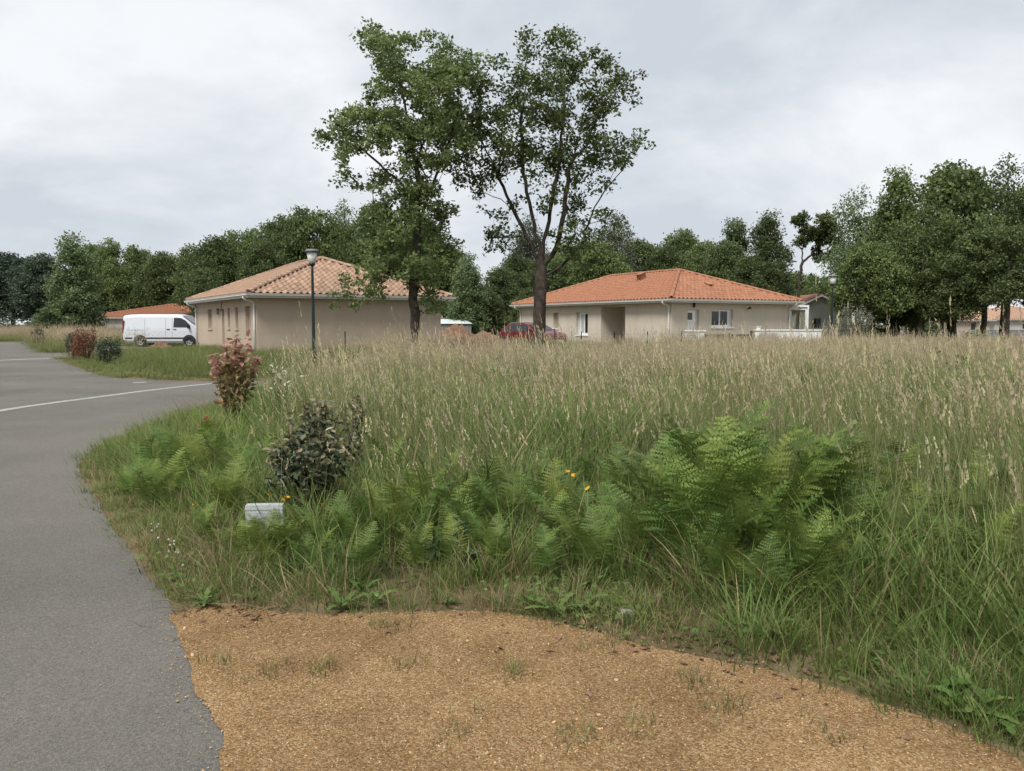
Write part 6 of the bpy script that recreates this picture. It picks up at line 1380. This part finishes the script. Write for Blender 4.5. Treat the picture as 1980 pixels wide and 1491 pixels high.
leafy_shrub('elaeagnus_shrub', 'dark leathery leaved shrub with pale shoots behind the utility box', 605, 745, 1015, 178, (LF['elae'], LF['elae_new']), 2300, 0.052, 72, 34, 0.52, 0.05, (7, LF['cream']), shape=1.0, newcut=0.92)
leafy_shrub('elaeagnus_shrub', 'thin brown stemmed shrub with pale leaves beside the dark leathery shrub', 682, 735, 960, 46, (LF['elae'], LF['elae_new']), 170, 0.05, 73, 6, 0.5, 0.3, (8, LF['cream']), shape=0.5)
leafy_shrub('elaeagnus_shrub', 'low dark leaved shrub spreading behind the utility box', 560, 850, 1000, 90, (LF['elae'], LF['elae_new']), 420, 0.054, 77, 12, 0.52, 0.08, None, shape=1.0, newcut=0.93)
leafy_shrub('cream_leaved_shrub', 'small shrub with cream coloured leaves beside the coppery shrub', 545, 700, 840, 80, (LF['light'], LF['cream']), 150, 0.055, 74, 8, 0.5, 0.35, (16, LF['cream']), shape=0.5)
leafy_shrub('scarlet_sapling', 'low sapling with scarlet leaves at the foot of the coppery shrub', 398, 795, 868, 30, (LF['scarlet'], LF['scarlet']), 60, 0.05, 75, 4, 0.4, 0.3)
leafy_shrub('scarlet_sapling', 'scarlet tipped sapling in the ferns beyond the coppery shrub', 520, 785, 870, 26, (LF['light'], LF['scarlet']), 40, 0.045, 76, 3, 0.4, 0.3)
LF['docky'] = leafmat('willowherb_leaves', (0.07, 0.125, 0.05), (0.14, 0.22, 0.10), 0.25, 0.5)
for k, (px, pt, pb, w) in enumerate([(885, 1000, 1095, 70), (830, 1020, 1100, 60), (905, 1040, 1110, 50), (1700, 650, 700, 10)][:3]):
    leafy_shrub('willowherb', ['leafy dark green willowherb in the fern bank', 'bushy willowherb beside the thistle leaf in the fern bank', 'low willowherb at the dry grass edge of the fern bank'][k], px, pt, pb, w, (LF['docky'], LF['docky']), 150, 0.075, 80 + k, 6, 0.2, 0.2)
for k, (px, pt, pb, w) in enumerate([(1830, 652, 775, 120), (1740, 682, 785, 90), (1560, 690, 785, 50)]):
    leafy_shrub('meadow_sapling', ['green sapling clump standing taller than the seeding grass', 'low green sapling among the seeding grass', 'dark stemmed young plant among the seeding grass'][k], px, pt, pb, w, (LF['light'], LF['light']), 420, 0.085, 90 + k, 9, 0.35, 0.35)
# ================================================================== WEEDS AND FLOWERS
def rosette(px, py, r, label, seed, n=9, lobed=True):
    rg = np.random.default_rng(seed); b = gp(px, py); t = thing('weed_rosette', label, 'weed', (b.x, b.y, 0.004), 0, 'weeds rooted at the gravel edge'); ms = []
    for q in range(2):
        vb = VB(); L = 1.0; m = 9; c = mixc((0.085, 0.145, 0.035), (0.16, 0.24, 0.07), rg.uniform()); pts = []; ws = []
        for i in range(m + 1):
            u = i / m; pts.append(np.array([L * u, 0, 0.42 * math.sin(u * 2.2) * L * 0.6])); ws.append((0.05 + 0.24 * math.sin(math.pi * min(1, u * 0.95 + 0.02)) ** 1.0) * (0.55 if (lobed and i % 2) else 1.0))
        vb.quadstrip(pts, ws, np.array([0, 1.0, 0]), [c] * (m + 1)); ms.append(vb.mesh('leaf', M['herb']))
    for j in range(n):
        o = link('leaf', ms[j % 2], t); sc = r * rg.uniform(0.6, 1.15); o.scale = (sc, sc, sc * rg.uniform(0.5, 1.5)); o.rotation_euler = (rg.normal() * 0.2, rg.uniform(-0.35, 0.1), 6.28 * j / n + rg.normal() * 0.25); o.location = (0, 0, 0.003 * j)
for k, (px, py, r, lb, n) in enumerate([(660, 1180, 0.15, 'leafy weed rosette on the gravel edge beside the coppery litter', 10), (720, 1172, 0.14, 'leafy weed rosette on the gravel edge', 9), (700, 1150, 0.13, 'leafy weed rosette on the gravel edge', 9), (1075, 1190, 0.17, 'large dandelion like rosette at the gravel edge', 10), (1130, 1180, 0.15, 'large dandelion like rosette at the gravel edge', 9), (1020, 1175, 0.13, 'large dandelion like rosette at the gravel edge', 8), (860, 1170, 0.11, 'leafy weed rosette on the gravel edge', 8), (790, 1098, 0.16, 'pale thistle like rosette at the foot of the fern bank', 8), (1245, 1200, 0.10, 'small rosette among the dead leaves by the pale stone', 6), (1880, 1385, 0.2, 'broad lobed thistle rosette in the lush grass by the gravel', 9), (1930, 1400, 0.18, 'broad lobed thistle rosette in the lush grass by the gravel', 8), (1790, 1350, 0.15, 'leafy weed rosette at the foot of the lush grass', 8), (1480, 1235, 0.15, 'leafy weed rosette under the low fern frond', 9), (395, 1172, 0.14, 'leafy weed rosette at the corner of road and gravel', 9), (480, 1165, 0.10, 'leafy weed rosette at the corner of road and gravel', 7), (330, 1125, 0.09, 'leafy weed rosette at the corner of road and gravel', 7)]):
    rosette(px, py, r, lb, 700 + k, n)
def hawkweed(px, ptop, pb, label, grp, seed):
    rg = np.random.default_rng(seed); b = gp(px, pb); h = at(px, ptop, b.y).z; t = thing('yellow_flower', label, 'flower', (b.x, b.y, 0), 0, grp); lx = rg.normal() * 0.03
    vb = VB(); vb.quadstrip([np.array([0, 0, 0.0]), np.array([lx * 0.3, 0, h * 0.5]), np.array([lx, 0, h])], [0.004, 0.0035, 0.003], np.array([1.0, 0, 0]), [(0.12, 0.15, 0.06)] * 3); link('stalk', vb.mesh('stalk', M['herb']), t)
    mb = MB(); n = 14
    for j in range(n):
        a = 6.28 * j / n; mb.add([(0.004 * math.cos(a - .3), 0.004 * math.sin(a - .3), 0), (0.019 * math.cos(a - .16), 0.019 * math.sin(a - .16), 0.006), (0.019 * math.cos(a + .16), 0.019 * math.sin(a + .16), 0.006), (0.004 * math.cos(a + .3), 0.004 * math.sin(a + .3), 0)], [(0, 1, 2, 3)])
    mb.lathe([(0.0, -0.012), (0.006, -0.008), (0.008, 0.001), (0.0, 0.004)], 8); o = mb.build('flower_head', M['yellow'], t); o.location = (lx, 0, h); o.rotation_euler = (rg.uniform(0.1, 0.7), rg.normal() * 0.3, rg.uniform(0, 6))
HW = [(636, 918, 1010), (651, 908, 1005), (666, 930, 1010), (523, 955, 1040), (541, 966, 1040), (560, 962, 1040), (612, 975, 1040), (648, 962, 1050), (393, 998, 1050), (829, 880, 990), (1098, 912, 1020), (1110, 920, 1030), (1067, 952, 1040), (1090, 946, 1040), (1094, 944, 1040), (1135, 945, 1040), (1067, 1032, 1090), (893, 1065, 1110), (1719, 1018, 1120), (1660, 1045, 1120), (1612, 1036, 1110), (378, 975, 1040)]
for k, (a, b_, c) in enumerate(HW):
    lb = 'yellow hawkweed flower on a thin stalk before the dark leathery shrub' if a < 700 else ('yellow hawkweed flower on a thin stalk in the fern bank' if a < 1200 else 'yellow hawkweed flower on a thin stalk in the lush grass')
    hawkweed(a, b_, c, lb, 'yellow hawkweed flowers', 800 + k)
cl = np.random.default_rng(5)
for k in range(13):
    px, py = cl.uniform(262, 345), 0; py = 1000 + (px - 262) * 1.35 + cl.normal() * 14; b = gp(px + 8, py); hh = cl.uniform(0.05, 0.10)
    t = thing('clover_flower', 'white clover flower head at the road edge', 'flower', (b.x, b.y, 0), 0, 'white clover flowers at the road edge')
    mb = MB(); mb.tube([(0, 0, 0), (0.004, 0, hh)], 0.0015, 4); mb.build('stalk', M['herb'], t)
    mb = MB(); mb.lathe([(0.0, -0.006), (0.006, -0.005), (0.008, 0.0), (0.006, 0.005), (0.0, 0.007)], 8); o = mb.build('flower_head', M['cloverwhite'], t); o.location = (0.004, 0, hh + 0.006)
def stone(px, py, r, label, seed):
    bm = bmesh.new(); bmesh.ops.create_icosphere(bm, subdivisions=3, radius=1.0)
    for v in bm.verts: v.co *= 1 + 0.25 * mnoise.fractal(v.co * 1.3 + Vector((seed, 0, 0)), 0.9, 2.0, 4); v.co.z *= 0.6
    me = bpy.data.meshes.new('stone'); bm.to_mesh(me); bm.free(); me.materials.append(M['rock']); o = link('stone', me); b = gp(px, py); o.location = (b.x, b.y, r * 0.35); o.scale = (r,) * 3; tag(o, label, 'stone')
stone(1208, 1196, 0.05, 'pale grey stone lying among the dead leaves at the gravel edge', 1.0)
stone(1948, 668, 0.45, 'pale boulder half hidden in the seeding grass', 2.0) if False else None
mb = MB(); a, b = gp(1395, 1245), gp(1432, 1262); mb.tube([(a.x, a.y, 0.02), ((a.x + b.x) / 2, (a.y + b.y) / 2 + 0.01, 0.03), (b.x, b.y, 0.018)], [0.006, 0.005, 0.003], 6); tag(mb.build('twig', M['stem']), 'brown dry twig lying on the gravel edge', 'twig')
# sparse grass tufts growing out of the gravel
tf = [(990, 1300), (1240, 1415), (1400, 1370), (1130, 1440), (760, 1215), (430, 1290), (520, 1300), (1190, 1255), (800, 1290), (640, 1290), (1330, 1325), (1590, 1420), (880, 1420)]
q = np.concatenate([spot(a, b, 0.05, 5, 900 + k) for k, (a, b) in enumerate(tf)]); place('gravel_tufts', [proto_lush(330 + k, 16, 0.03, 0.10, 0.004, 0.03, ((0.12, 0.14, 0.045), (0.26, 0.26, 0.10)), 0.3) for k in range(2)], q, rgs.uniform(0.5, 1.1, len(q)), 'sparse grass tufts growing in the gravel', 910, 0.2)
#SECTION-HERBS-END
